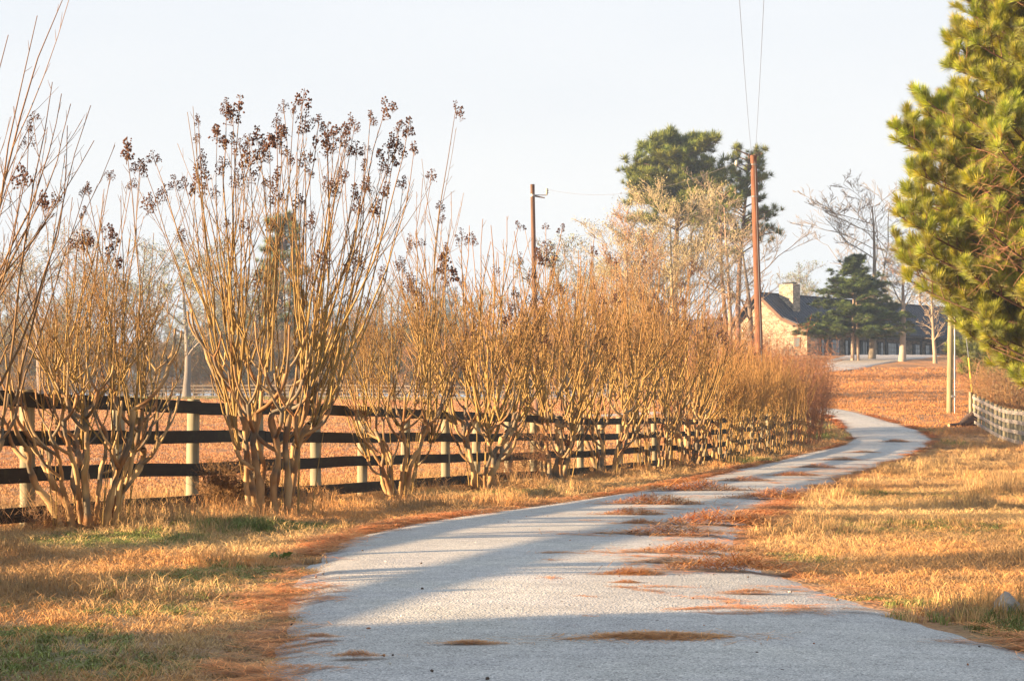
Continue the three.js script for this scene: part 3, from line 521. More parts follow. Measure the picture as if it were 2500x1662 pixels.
      if (l > 0.16) { const p2 = mid.clone().lerp(e, rnd()), d2 = dir.clone().add(V(rnd() - 0.5, rnd() * 0.5, rnd() - 0.5)).normalize(), e2 = p2.clone().addScaledVector(d2, l * (0.25 + 0.3 * rnd())); twigs.tube([p2, e2], [o.minR * 0.6, o.minR * 0.4], 3, c); }
    }
    if (sz > 0) { const m = mesh('seed_cluster', clusterGeos[Math.floor(rnd() * 5)], M.plant, t); m.position.copy(tip); m.rotation.set((rnd() - 0.5) * 1.0, rnd() * 6, (rnd() - 0.5) * 1.0); m.scale.setScalar(sz * (0.75 + 0.5 * rnd()) * (o.seedScale ?? 1)); }
  }
  for (let k = 0; k < (o.suckers ?? 6); k++) { // straight thin sprouts from the foot
    const a = rnd() * 6.283, r = o.r0 * (0.6 + rnd()), h = o.hk * (0.7 + 0.9 * rnd()), p = V(Math.cos(a) * r, -0.03, Math.sin(a) * r), q = V(Math.cos(a) * (r + h * 0.22 * rnd()), h, Math.sin(a) * (r + h * 0.22 * rnd())), m = bez(p, p.clone().lerp(q, 0.5).add(V(0, 0.1, 0)), q, 4);
    shoots.tube(m, m.map((_, i) => o.minR * (2.2 - 0.35 * i)), 5, mul(shootA, 0.9 + 0.3 * rnd()));
  }
  tag(mesh('shoots', shoots.geo(), M.plant, t), 'long straight upright shoots', null, null, 'stuff'); tag(mesh('twigs', twigs.geo(), M.plant, t), 'fine side twigs', null, null, 'stuff');
  return t;
}
const fromZoom = (list, ox, oy, s, d, spread, seed, size = 1) => { const r = RNG(seed); return list.map(([x, y, k]) => { const p = at(ox + x / s, oy + y / s, d + (r() - 0.5) * spread); return [p.x, p.y, p.z, (k ?? 1) * size]; }); };
{
  const d1 = 19.7, d2 = 23, d3 = 29.3, d4 = 33.9;
  crape({ seed: 31, base: gp(-190, 16.6), label: 'leftmost bare crape myrtle, only its long branches reaching in at left edge', stems: 6, r0: 0.22, rk: 0.55, hk: 1.35, sr: 0.036, arm: 0.3, R: 1.75, H: 4.3, shoots: 24, forks: 1, minR: 0.0034, twigs: 7, shoot: [0.20, 0.115, 0.045], tip: [0.13, 0.07, 0.04],
    tips: [...fromZoom([[205, 205, 0.6], [170, 265, 0.5], [135, 560, 1], [250, 700, 0.8], [325, 700, 0.6], [185, 345, 0.6], [310, 0, 0], [365, 70, 0], [540, 140, 0], [560, 350, 0], [420, 130, 0], [400, 260, 0], [510, 640, 0.7]], 0, 200, 2.45, 16.4, 1.2, 3), ...fromZoom([[160, 0, 0], [95, 40, 0], [20, 90, 0]], 0, 0, 1.06, 16, 0.6, 4)] });
  crape({ seed: 5, base: gp(222, d1), label: 'bushy bare crape myrtle in the left foreground with many stems', stems: 13, r0: 0.27, rk: 0.74, hk: 1.05, sr: 0.029, arm: 0.36, R: 1.55, H: 3.15, shoots: 74, minR: 0.0034, twigs: 7, suckers: 12, twigLen: 1.1,
    tips: fromZoom([[755, 405, 1.3], [660, 550, 0.5], [835, 510, 0.9], [785, 605, 0.7], [500, 945, 1.3], [530, 930, 1], [460, 950, 1], [660, 910, 1.1], [655, 1030, 1.4], [610, 880, 0.6], [520, 630, 0.8], [500, 770, 0.6], [250, 720, 0.9], [720, 680, 0], [430, 690, 0], [620, 640, 0]], 0, 200, 2.45, d1, 1.4, 7) });
  const T2 = [[165, 235], [345, 140], [430, 150, 1.3], [385, 210, 1.2], [155, 355], [285, 345, 1.5], [185, 475, 1.2], [320, 520, 0.9], [380, 365], [430, 400], [490, 355], [495, 450, 1.6], [500, 520, 1.5], [540, 340], [580, 440], [620, 370, 1.3], [690, 360, 1.6], [700, 320, 1.1], [665, 240], [710, 145, 0.9], [775, 170, 0.7], [835, 110, 1.2], [850, 225], [830, 295, 1.1], [735, 465, 1.2], [855, 490, 1.1], [875, 580], [935, 245, 1.1], [985, 340, 1.5], [990, 405, 0.8], [1030, 360], [1090, 320, 1.5], [1110, 410, 0.8], [1140, 240, 0.9], [1165, 275, 0.8], [1265, 215, 1.1], [1365, 160, 1.2], [1175, 430, 1.2], [1230, 415, 0.8], [1225, 520, 0.9], [1345, 490, 1.2], [1365, 560, 0.9], [1390, 390, 1.3], [1440, 400, 1.4], [1450, 290, 1.1], [1510, 280, 1.3], [1545, 420, 0.8], [1475, 640, 1.2], [1360, 690, 1.3], [1310, 800], [1250, 650], [1190, 790, 0.9], [1170, 700], [990, 640, 1.2], [1045, 685, 0.9], [1080, 590, 0.8], [895, 870, 1.1], [810, 760, 1.1], [770, 860, 0.7], [660, 730], [590, 645], [670, 590, 1.2], [420, 600], [275, 690], [165, 590, 1.3], [190, 690, 1.2], [15, 640, 1.1], [80, 645, 0.8], [50, 960], [-60, 700, 1.1], [345, 900, 0.8], [480, 900, 1.1], [635, 910, 0.9], [560, 1260, 1.1], [960, 1110, 1.2], [940, 1160], [1150, 1150], [1190, 1115], [-120, 480, 0.9], [-190, 520, 0.9], [-150, 760, 1]];
  crape({ seed: 12, base: gp(672, d2), label: 'tallest bare crape myrtle, crowned with many dark seed clusters', stems: 10, r0: 0.29, rk: 0.5, hk: 1.4, sr: 0.037, arm: 0.42, R: 1.35, H: 4.2, shoots: 26, minR: 0.0034, twigs: 8, suckers: 6, seedScale: 1.05, forks: 1, tips: fromZoom(T2, 420, 200, 2.613, d2, 1.7, 11) });
  crape({ seed: 23, base: gp(975, d3), label: 'bare crape myrtle with crooked pale trunks and one very long shoot', stems: 8, r0: 0.17, rk: 0.62, hk: 1.05, sr: 0.032, arm: 0.42, R: 1.7, H: 3.7, shoots: 84, seeds: 0.05, minR: 0.0040, twigs: 7, suckers: 14,
    tips: fromZoom([[1810, 170, 1.3], [1655, 595, 1.1], [1710, 790, 1.1], [1725, 870, 1.1], [1740, 1170, 1.7], [1720, 1190, 1.4], [1515, 1015, 1], [1590, 1025, 0.8], [1350, 1190, 0.9], [1455, 1140, 0.8], [1780, 700, 0], [1600, 610, 0]], 420, 200, 2.613, d3, 1.4, 21, 1.1) });
  const rest = [
    [1178, d4, 'bare crape myrtle with splayed knotty trunks beside the brown vine', 5, 0.16, 0.74, 1.15, 0.043, 4.8, 2.1, 84],
    [1352, 41.2, 'upright bare crape myrtle with close set pale trunks, fifth along the fence', 8, 0.32, 0.5, 1.45, 0.04, 5.4, 2.4, 84],
    [1480, 46.0, 'V shaped bare crape myrtle with two thick trunks, sixth along the fence', 5, 0.26, 0.78, 1.4, 0.055, 5.7, 2.7, 84],
    [1592, 51.5, 'bare crape myrtle made of many thin parallel stems, seventh along the fence', 13, 0.5, 0.72, 1.5, 0.03, 5.8, 2.6, 80],
    [1683, 56.0, 'stout bare crape myrtle with a knobby reddish trunk, eighth along the fence', 7, 0.32, 0.75, 1.6, 0.05, 5.9, 2.7, 84],
  ];
  rest.forEach(([px, d, label, stems, r0, rk, hk, sr, Hh2, R, shoots], i) => crape({ seed: 40 + i * 7, base: gp(px, d), label, stems, r0, rk, hk, sr, arm: 0.4, R, H: Hh2, shoots, seeds: 0.26, seedScale: 1.35, minR: 0.0055 + i * 0.0005, twigs: 6, twigLen: 1.2, shoot: [0.30, 0.188, 0.054], tip: [0.25, 0.125, 0.040], suckers: stems > 8 ? 20 : 5, thick: 1.5 }));
  const brush = [[1752, 60.5, 3.6, 'first brushy crape myrtle of the low clump below the house gable'], [1812, 64.5, 3.5, 'second brushy crape myrtle of the low clump below the house gable'], [1862, 69, 3.6, 'third brushy crape myrtle of the low clump, below the reddish pole'], [1908, 73.5, 3.5, 'last brushy crape myrtle of the row at the driveway bend'], [1800, 74, 4.2, 'brushy crape myrtle at the back of the low clump']];
  brush.forEach(([px, d, h, label], i) => crape({ seed: 90 + i * 5, base: gp(px, d), label, stems: 10, r0: 0.7, rk: 1.0, hk: 1.35, sr: 0.026, arm: 0.3, R: 1.7, H: h * 1.12, shoots: 130, seeds: 0.02, seedScale: 1.4, minR: 0.0062, twigs: 8, twigLen: 1.2, suckers: 34, plain: true, shoot: [0.32, 0.195, 0.055], tip: [0.31, 0.155, 0.045] }));
  // two more of the row outside the picture, whose shadows fall across the driveway
  crape({ seed: 201, base: V(-5.9, 0, -11.6), label: 'bare crape myrtle outside the left edge shading the driveway', stems: 6, r0: 0.25, rk: 0.6, hk: 1.3, sr: 0.04, arm: 0.3, R: 1.4, H: 3.6, shoots: 70, minR: 0.004, twigs: 8 });
  crape({ seed: 215, base: V(-7.0, 0, -7.2), label: 'bare crape myrtle left of the camera shading the near driveway', stems: 6, r0: 0.25, rk: 0.6, hk: 1.3, sr: 0.04, arm: 0.3, R: 1.4, H: 3.6, shoots: 70, minR: 0.004, twigs: 8 });
}
console.log('crape myrtles done');

// ---------------------------------------------------------------- bare trees, oaks, pines, cedar
function growBranch(bufs, rnd, o, pos, dir, len, r, level) {
  const n = level === 0 ? 9 : level < 3 ? 5 : 3, pts = [pos.clone()], rad = [r], d = dir.clone(), p = pos.clone(), end = level === 0 ? r * 0.16 : r * 0.4;
  for (let k = 1; k <= n; k++) {
    const g = o.gnarl * (level === 0 ? 0.3 : 1); d.x += (rnd() - 0.5) * g; d.z += (rnd() - 0.5) * g; d.y += (rnd() - 0.5) * g * 0.7 + o.up * (level ? 0.12 : 0.2); d.normalize();
    p.addScaledVector(d, len / n); pts.push(p.clone()); rad.push(Math.max(o.minR, lerp(r, end, k / n)));
  }
  if (level === 0) rad[0] *= 1.22;
  const sides = level === 0 ? 10 : level === 1 ? 6 : level === 2 ? 4 : 3;
  (level === 0 ? bufs.trunk : level <= 1 ? bufs.limb : bufs.twig).tube(pts, rad, sides, level <= 1 ? (u) => mul(o.col, 0.75 + 0.5 * rnd()) : mul(mixc(o.col, o.twig, Math.min(1, (level - 1) / 2)), 0.75 + 0.5 * rnd()));
  if (level >= o.levels) { if (bufs.tips) bufs.tips.push(p.clone()); return; }
  const kids = o.kids[level], from = level === 0 ? o.clear : 0.25;
  for (let k = 0; k < kids; k++) {
    const u = k === kids - 1 ? 1 : lerp(from, 1, (k + rnd() * 0.9) / kids), i = Math.min(n - 1, Math.floor(u * n)), q = pts[i].clone().lerp(pts[i + 1], u * n - i), tg = pts[i + 1].clone().sub(pts[i]).normalize();
    const a = rnd() * 6.283, perp = V(Math.cos(a), (rnd() - 0.35) * 0.5, Math.sin(a)), sprd = o.spread[level] * (0.7 + 0.6 * rnd());
    const nd = tg.multiplyScalar(1 - 0.45 * sprd).addScaledVector(perp, sprd).normalize();
    growBranch(bufs, rnd, o, q, nd, len * o.ratio[level] * (1.15 - 0.55 * u) * (0.7 + 0.6 * rnd()), rad[i] * (level === 0 ? 0.4 : 0.55) * (0.6 + 0.5 * rnd()), level + 1);
  }
}
function bareTree(name, label, base, o, group, lean = [0, 0]) {
  const rnd = RNG(o.seed), bufs = { trunk: new Buf(), limb: new Buf(), twig: new Buf(), tips: [] };
  const t = thing(name, label, 'tree', base, group);
  growBranch(bufs, rnd, o, V(0, -0.15, 0), V(lean[0], 1, lean[1]).normalize(), o.h * o.trunk, o.r, 0);
  mesh('trunk', bufs.trunk.geo(), M.bark, t); mesh('limbs', bufs.limb.geo(), M.bark, t); tag(mesh('crown', bufs.twig.geo(), M.bark, t), null, null, null, 'stuff');
  if (o.leaves) {
    const b = new Buf();
    for (const p of bufs.tips) for (let k = 0; k < o.leaves; k++) { const c = [p.x + (rnd() - 0.5) * o.lsp, p.y + (rnd() - 0.5) * o.lsp, p.z + (rnd() - 0.5) * o.lsp], s = o.ls * (0.6 + 0.8 * rnd()), u = V(rnd() - 0.5, rnd() - 0.5, rnd() - 0.5).normalize(), v = V(rnd() - 0.5, rnd() - 0.5, rnd() - 0.5).normalize(); b.tri([c[0] - u.x * s, c[1] - u.y * s, c[2] - u.z * s], [c[0] + u.x * s, c[1] + u.y * s, c[2] + u.z * s], [c[0] + v.x * s, c[1] + v.y * s, c[2] + v.z * s], mul(o.leaf, 0.6 + 0.8 * rnd())); }
    if (b.i.length) tag(mesh('leaves', b.geo(), M.leaf, t), null, null, null, 'stuff');
  }
  return t;
}
const qy0 = (a) => new THREE.Quaternion().setFromAxisAngle(V(0, 1, 0), a);
function dup(src, base, turn, scale, label) { const c = src.clone(); c.name = numbered(src.name.replace(/_\d{3}$/, '')); c.userData = { ...src.userData, label }; c.position.copy(base); c.rotation.y = turn; c.scale.setScalar(scale); scene.add(c); return c; }
// needle puffs for pines: needles fan out from short twigs
function puffGeo(seed, n, len, wid, up, A, B) {
  const rnd = RNG(seed), b = new Buf();
  for (let k = 0; k < n; k++) {
    const a = rnd() * 6.283, el = lerp(-0.35, 1, Math.pow(rnd(), up)), ce = Math.sqrt(Math.max(0, 1 - el * el)), dx = Math.cos(a) * ce, dy = el, dz = Math.sin(a) * ce, l = len * (0.65 + 0.5 * rnd()), o = [dx * 0.05 * len, -0.12 * len * rnd(), dz * 0.05 * len];
    const sx = -Math.sin(a) + (rnd() - 0.5), sy = (rnd() - 0.5), sz = Math.cos(a) + (rnd() - 0.5), sl = Math.hypot(sx, sy, sz), w = wid / sl, e = [o[0] + dx * l, o[1] + dy * l - l * 0.12 * rnd(), o[2] + dz * l];
    b.tri([o[0] - sx * w, o[1] - sy * w, o[2] - sz * w], [o[0] + sx * w, o[1] + sy * w, o[2] + sz * w], e, mixc(A, B, rnd()));
  }
  return b.geo();
}
const dummy = new THREE.Object3D(), tmpC = new THREE.Color();
function instances(name, geo, mat, list, parent, top = false) { // list: [pos, quaternion or null, scale(vec or number), colour]
  const m = new THREE.InstancedMesh(geo, mat, list.length); m.name = top ? numbered(name) : name; m.castShadow = m.receiveShadow = true;
  list.forEach(([p, q, s, c], i) => { dummy.position.copy(p); if (q) dummy.quaternion.copy(q); else dummy.quaternion.identity(); if (typeof s === 'number') dummy.scale.setScalar(s); else dummy.scale.copy(s); dummy.updateMatrix(); m.setMatrixAt(i, dummy.matrix); if (c) m.setColorAt(i, tmpC.setRGB(c[0], c[1], c[2])); });
  m.userData.kind = 'stuff'; (parent ?? scene).add(m); return m;
}
const farPuff = puffGeo(7, 70, 1, 0.045, 0.75, [0.075, 0.12, 0.018], [0.21, 0.25, 0.03]);
const cedarPuff = puffGeo(8, 80, 1, 0.06, 1.0, [0.035, 0.065, 0.018], [0.11, 0.155, 0.025]);
function farPine(label, base, o) { // trunk, bare lower limbs, layered needle puffs
  const rnd = RNG(o.seed), t = thing('pine_tree', label, 'tree', base, 'tall pines'), tr = new Buf(), lb = new Buf(), puffs = [], n = 12, pts = [], rad = [];
  for (let k = 0; k <= n; k++) { const u = k / n; pts.push(V(o.lean * u * o.h + Math.sin(u * 5 + o.seed) * 0.25, u * o.h * 0.97 - 0.2, Math.sin(u * 4) * 0.3)); rad.push(lerp(o.r, o.r * 0.25, u)); }
  tr.tube(pts, rad, 10, () => mul([0.19, 0.115, 0.075], 0.7 + 0.6 * rnd()));
  for (let k = 0; k < o.limbs; k++) {
    const u = lerp(o.clear, 1, Math.pow((k + rnd()) / o.limbs, 0.85)), i = Math.min(n - 1, Math.floor(u * n)), p = pts[i].clone().lerp(pts[i + 1], u * n - i), a = rnd() * 6.283, v = (u - o.clear) / (1 - o.clear), L = o.R * (o.dome ? Math.sqrt(Math.max(0.05, 1 - Math.pow(v * 1.02 - 0.15, 2) * 1.1)) : 1 - 0.6 * v) * (0.6 + 0.5 * rnd());
    const e = p.clone().add(V(Math.cos(a) * L, L * (0.12 + 0.35 * rnd()), Math.sin(a) * L)), c = p.clone().lerp(e, 0.5).add(V(0, L * 0.12, 0)), q = bez(p, c, e, 5); lb.tube(q, q.map((_, j) => lerp(0.09, 0.03, j / 5)), 5, mul([0.16, 0.10, 0.07], 0.7 + 0.6 * rnd()));
    const np = Math.round(o.puffs * L / o.R * (0.6 + 0.8 * rnd()));
    for (let j = 0; j < np; j++) { const w = 0.45 + 0.6 * rnd(), b = p.clone().lerp(e, Math.min(1.04, w)); b.y += L * 0.12 * 4 * w * (1 - w) * 0.5; b.add(V((rnd() - 0.5) * L * 0.42, (rnd() - 0.2) * 0.7, (rnd() - 0.5) * L * 0.42)); const k2 = 0.75 + 0.55 * rnd(); puffs.push([b, new THREE.Quaternion().setFromEuler(new THREE.Euler((rnd() - 0.5) * 0.6, rnd() * 6, (rnd() - 0.5) * 0.6)), o.ps * (0.65 + 0.6 * rnd()), [k2 * (0.95 + 0.25 * rnd()), k2, k2]]); }
  }
  mesh('trunk', tr.geo(), M.bark, t); mesh('limbs', lb.geo(), M.bark, t); instances('crown', farPuff, M.tint, puffs, t); return t;
}
const groundAt = (px, d, drop = 0) => { const p = gp(px, d); p.y -= drop; return p; };
{
  farPine('tall pine with broad domed green crown left of the house', groundAt(1655, 190), { seed: 3, h: 24.8, r: 0.42, R: 5.2, clear: 0.62, limbs: 120, puffs: 24, ps: 0.8, lean: 0.0, dome: true });
  farPine('second tall pine, sparser and darker, behind the reddish pole', groundAt(1800, 196), { seed: 9, h: 22.6, r: 0.34, R: 4.2, clear: 0.5, limbs: 60, puffs: 10, ps: 0.75, lean: 0.05 });
  farPine('slim pine between the domed pine and the house gable', groundAt(1772, 178), { seed: 14, h: 18, r: 0.28, R: 3.0, clear: 0.72, limbs: 22, puffs: 5, ps: 0.7, lean: -0.01 });
  farPine('hazy pine standing beyond the pasture behind the tallest shrub', groundAt(690, 235), { seed: 21, h: 22.5, r: 0.4, R: 4.6, clear: 0.3, limbs: 70, puffs: 10, ps: 1.0, lean: 0 });
  const G = 'bare trees beside the house';
  const PALE = [0.29, 0.245, 0.15], PT = [0.40, 0.315, 0.19], OAK = [0.20, 0.165, 0.12], OT = [0.23, 0.18, 0.125];
  bareTree('bare_tree', 'pale dense bare tree in front of the domed pine', groundAt(1650, 150), { seed: 51, h: 16.6, r: 0.26, trunk: 0.8, clear: 0.2, gnarl: 0.28, up: 0.75, minR: 0.017, levels: 4, kids: [26, 8, 5, 4], spread: [1.05, 0.65, 0.6, 0.6], ratio: [0.50, 0.5, 0.5, 0.55], col: PALE, twig: PT, leaves: 3, lsp: 0.7, ls: 0.075, leaf: [0.30, 0.26, 0.11] }, G);
  const pale2 = dup(scene.children[scene.children.length - 1], groundAt(1560, 156), 2.4, 0.86, 'pale dense bare tree, left neighbour of the one before the pine');
  bareTree('bare_tree', 'smaller bare tree with a few russet leaves left of the pale one', groundAt(1530, 146), { seed: 53, h: 14.5, r: 0.22, trunk: 0.8, clear: 0.2, gnarl: 0.25, up: 0.9, minR: 0.014, levels: 4, kids: [14, 7, 5, 3], spread: [0.75, 0.6, 0.6, 0.6], ratio: [0.42, 0.5, 0.5, 0.5], col: [0.27, 0.19, 0.11], twig: [0.32, 0.19, 0.09], leaves: 2, lsp: 0.5, ls: 0.06, leaf: [0.30, 0.13, 0.04] }, G);
  bareTree('bare_tree', 'tall slender bare tree with light brown trunk by the house wing', groundAt(1783, 165), { seed: 55, h: 19, r: 0.26, trunk: 0.8, clear: 0.45, gnarl: 0.35, up: 0.5, minR: 0.016, levels: 4, kids: [10, 6, 4, 3], spread: [0.9, 0.7, 0.6, 0.6], ratio: [0.36, 0.5, 0.5, 0.5], col: [0.30, 0.20, 0.13], twig: OT }, G);
  bareTree('bare_tree', 'dark crooked bare oak just behind the reddish pole', groundAt(1836, 172), { seed: 58, h: 17, r: 0.34, trunk: 0.72, clear: 0.35, gnarl: 0.5, up: 0.25, minR: 0.017, levels: 4, kids: [9, 6, 5, 3], spread: [1.0, 0.7, 0.6, 0.6], ratio: [0.55, 0.5, 0.5, 0.5], col: [0.12, 0.095, 0.075], twig: OT }, G, [0.03, 0]);
  bareTree('bare_oak', 'tall spreading bare oak rising behind the dark cedar', groundAt(2130, 197), { seed: 67, h: 18.5, r: 0.36, trunk: 0.86, clear: 0.38, gnarl: 0.5, up: 0.32, minR: 0.02, levels: 4, kids: [10, 6, 5, 4], spread: [1.15, 0.75, 0.65, 0.6], ratio: [0.66, 0.52, 0.5, 0.5], col: OAK, twig: OT }, G);
  bareTree('bare_oak', 'leaning bare oak right of the cedar with tufts of brown leaves', groundAt(2204, 192), { seed: 72, h: 14.5, r: 0.36, trunk: 0.7, clear: 0.45, gnarl: 0.45, up: 0.15, minR: 0.018, levels: 4, kids: [9, 6, 5, 4], spread: [1.0, 0.75, 0.65, 0.6], ratio: [0.55, 0.52, 0.5, 0.5], col: [0.30, 0.25, 0.19], twig: OT, leaves: 1, lsp: 0.4, ls: 0.07, leaf: [0.30, 0.14, 0.08] }, G, [0.12, 0]);
  bareTree('bare_tree', 'thin straight bare tree with stubby twigs left of the pale pole', groundAt(2285, 187), { seed: 75, h: 13, r: 0.2, trunk: 0.85, clear: 0.12, gnarl: 0.3, up: 0.05, minR: 0.014, levels: 3, kids: [22, 6, 4], spread: [1.1, 0.7, 0.6], ratio: [0.22, 0.5, 0.5], col: [0.30, 0.23, 0.15], twig: [0.36, 0.27, 0.18] }, G);
  bareTree('bare_tree', 'dark forked tree trunk just right of the pale pole', groundAt(2329, 150), { seed: 77, h: 12, r: 0.19, trunk: 0.8, clear: 0.4, gnarl: 0.3, up: 0.1, minR: 0.014, levels: 3, kids: [8, 6, 4], spread: [0.8, 0.7, 0.6], ratio: [0.4, 0.5, 0.5], col: [0.13, 0.10, 0.075], twig: OT }, G, [0.05, 0]);
  bareTree('bare_tree', 'thick grey brown trunk under the pine foliage at right', groundAt(2373, 176), { seed: 79, h: 15, r: 0.3, trunk: 0.8, clear: 0.5, gnarl: 0.3, up: 0.1, minR: 0.016, levels: 3, kids: [8, 6, 4], spread: [0.8, 0.7, 0.6], ratio: [0.4, 0.5, 0.5], col: [0.22, 0.17, 0.12], twig: OT }, G);
  // cedar before the porch
  {
    const base = groundAt(2090, 193), rnd = RNG(88), t = thing('cedar_tree', 'dark green cedar standing before the house porch', 'tree', base), tb = new Buf(), lb = new Buf(), puffs = [];
    for (const [x, r] of [[-0.3, 0.2], [0.28, 0.16]]) { const pts = []; for (let k = 0; k <= 8; k++) pts.push(V(x * (1 - k / 9), k / 8 * 10.2 - 0.15, 0)); const b = new Buf(); b.tube(pts, pts.map((_, k) => lerp(r, 0.04, k / 8)), 9, () => mul([0.33, 0.24, 0.17], 0.7 + 0.5 * rnd())); mesh('trunk', b.geo(), M.bark, t); }
    for (let k = 0; k < 150; k++) {
      const v = rnd(), y = 2.4 + v * 7.9, a = rnd() * 6.283, L = (1 - Math.pow(v, 1.3)) * 6.0 * (0.5 + 0.6 * rnd()) + 0.5, p = V(0, y, 0), e = V(Math.cos(a) * L, y + L * (0.22 - 0.2 * (1 - v)), Math.sin(a) * L), q = bez(p, p.clone().lerp(e, 0.5).add(V(0, -0.1, 0)), e, 4); lb.tube(q, [0.05, 0.045, 0.035, 0.025, 0.015], 4, [0.16, 0.11, 0.08]);
      const np = Math.round(5 + L * 3.2); for (let j = 0; j < np; j++) { const w = 0.25 + 0.8 * rnd(), b = p.clone().lerp(e, w).add(V((rnd() - 0.5) * 0.9, (rnd() - 0.4) * 0.45, (rnd() - 0.5) * 0.9)), g = 0.7 + 0.6 * rnd(); puffs.push([b, new THREE.Quaternion().setFromEuler(new THREE.Euler((rnd() - 0.5), rnd() * 6, (rnd() - 0.5))), V(1, 0.6, 1).multiplyScalar(0.34 + 0.28 * rnd()), [g, g, g]]); }
    }
    mesh('limbs', lb.geo(), M.bark, t); instances('crown', cedarPuff, M.tint, puffs, t);
  }
  // cedar outside the picture, left of the camera: shades the near end of the driveway
  {
    const rnd = RNG(188), t = thing('cedar_tree', 'cedar left of the camera that shades the near driveway', 'tree', V(-21, 0, -2.4)), b = new Buf(), pts = [], puffs = []; for (let k = 0; k <= 8; k++) pts.push(V(0, k / 8 * 6.4 - 0.15, 0)); b.tube(pts, pts.map((_, k) => lerp(0.17, 0.03, k / 8)), 9, [0.3, 0.2, 0.14]); mesh('trunk', b.geo(), M.bark, t);
    for (let k = 0; k < 1500; k++) { const v = rnd(), a = rnd() * 6.283, L = (1 - Math.pow(v, 1.6)) * 2.7 * Math.sqrt(rnd()); puffs.push([V(Math.cos(a) * L, 0.7 + v * 6, Math.sin(a) * L), new THREE.Quaternion().setFromEuler(new THREE.Euler(rnd(), rnd() * 6, rnd())), 0.3 + 0.2 * rnd(), [1, 1, 1]]); }
    instances('crown', cedarPuff, M.tint, puffs, t);
  }
  // trees beyond the pasture on the left, hazy
  const LG = 'hazy trees beyond the pasture';
  const olive = [0.17, 0.175, 0.06];
  const pr = [
    bareTree('pasture_oak', 'broad hazy oak behind the far fence, its trunk left of the tallest shrub', groundAt(455, 199), { seed: 301, h: 18, r: 0.42, trunk: 0.72, clear: 0.3, gnarl: 0.45, up: 0.25, minR: 0.022, levels: 4, kids: [11, 6, 4, 4], spread: [1.0, 0.75, 0.65, 0.6], ratio: [0.58, 0.52, 0.5, 0.5], col: [0.20, 0.17, 0.14], twig: [0.24, 0.20, 0.15], leaves: 4, lsp: 1.1, ls: 0.1, leaf: olive }, LG),
    bareTree('pasture_oak', 'hazy oak second from the left picture edge beyond the pasture', groundAt(100, 205), { seed: 307, h: 18.5, r: 0.4, trunk: 0.75, clear: 0.3, gnarl: 0.5, up: 0.3, minR: 0.022, levels: 4, kids: [11, 6, 4, 4], spread: [1.0, 0.75, 0.65, 0.6], ratio: [0.55, 0.52, 0.5, 0.5], col: [0.24, 0.18, 0.14], twig: [0.26, 0.2, 0.14], leaves: 4, lsp: 1.1, ls: 0.1, leaf: [0.16, 0.15, 0.055] }, LG),
    bareTree('pasture_tree', 'slim hazy tree beyond the pasture right of the broad oak', groundAt(545, 215), { seed: 311, h: 17, r: 0.3, trunk: 0.85, clear: 0.3, gnarl: 0.3, up: 0.6, minR: 0.022, levels: 4, kids: [13, 6, 4, 3], spread: [0.8, 0.7, 0.6, 0.6], ratio: [0.40, 0.5, 0.5, 0.5], col: [0.22, 0.18, 0.14], twig: [0.27, 0.22, 0.16], leaves: 4, lsp: 1.0, ls: 0.1, leaf: [0.14, 0.16, 0.06] }, LG)];
  const spots = [[0, -60, 210, 1.0, 'hazy tree at the very left picture edge beyond the pasture'], [1, 245, 214, 0.98, 'hazy oak seen through the bushy left shrub'], [2, 357, 208, 0.95, 'hazy oak between the bushy left shrub and the broad oak'], [1, 640, 228, 0.85, 'hazy tree just left of the distant pine'], [0, 815, 236, 0.78, 'low hazy tree just right of the distant pine'], [2, 900, 240, 0.7, 'low hazy tree behind the long shooted shrub'], [1, 1010, 232, 0.78, 'hazy tree behind the crooked trunked shrub'], [2, 1090, 240, 0.82, 'hazy tree left of the slender utility pole'], [0, 1190, 230, 0.8, 'hazy tree directly left of the slender pole base'], [2, 1370, 200, 0.95, 'hazy tree right of the slender utility pole'], [1, 1450, 190, 0.85, 'hazy tree left of the russet leaved tree'], [2, 180, 240, 0.9, 'pale slim hazy tree near the left edge']];
  spots.forEach(([k, px, d, s, label], i) => dup(pr[k], groundAt(px, d), i * 1.37 + 0.5, s, label));
  const hz = dup(pr[1], groundAt(2400, 235), 2.2, 1.0, 'hazy tree behind the right end of the house'); hz.userData.group = G;
  const hb = dup(pr[2], groundAt(1960, 262), 0.7, 0.8, 'hazy tree top showing behind the house chimney'); hb.userData.group = G;
  const hc = dup(pr[0], groundAt(2250, 250), 1.7, 0.95, 'hazy tree behind the middle of the house roof'); hc.userData.group = G;
  // brown understory trees behind the row of shrubs
  const br = bareTree('scrub_tree', 'brown twiggy scrub tree behind the fence left of the slender pole', groundAt(1215, 118), { seed: 331, h: 7.2, r: 0.1, trunk: 0.75, clear: 0.1, gnarl: 0.3, up: 0.7, minR: 0.011, levels: 4, kids: [13, 6, 4, 3], spread: [0.85, 0.7, 0.6, 0.6], ratio: [0.55, 0.5, 0.5, 0.5], col: [0.25, 0.15, 0.08], twig: [0.30, 0.155, 0.07] }, 'brown scrub trees behind the fence');
  [[1330, 122, 1.15, 'brown scrub tree just right of the slender utility pole'], [1420, 128, 1.3, 'brown scrub tree between slender pole and russet leaved tree'], [1500, 120, 1.1, 'brown scrub tree below the russet leaved tree'], [1600, 116, 0.95, 'brown scrub tree below the pale dense tree'], [1700, 124, 0.95, 'brown scrub tree left of the reddish pole'], [1090, 130, 0.85, 'low brown scrub tree behind the crooked trunked shrub'], [1010, 140, 0.75, 'lowest brown scrub tree, farthest left behind the fence']].forEach(([px, d, s, l], i) => dup(br, groundAt(px, d), i * 2.1, s, l));
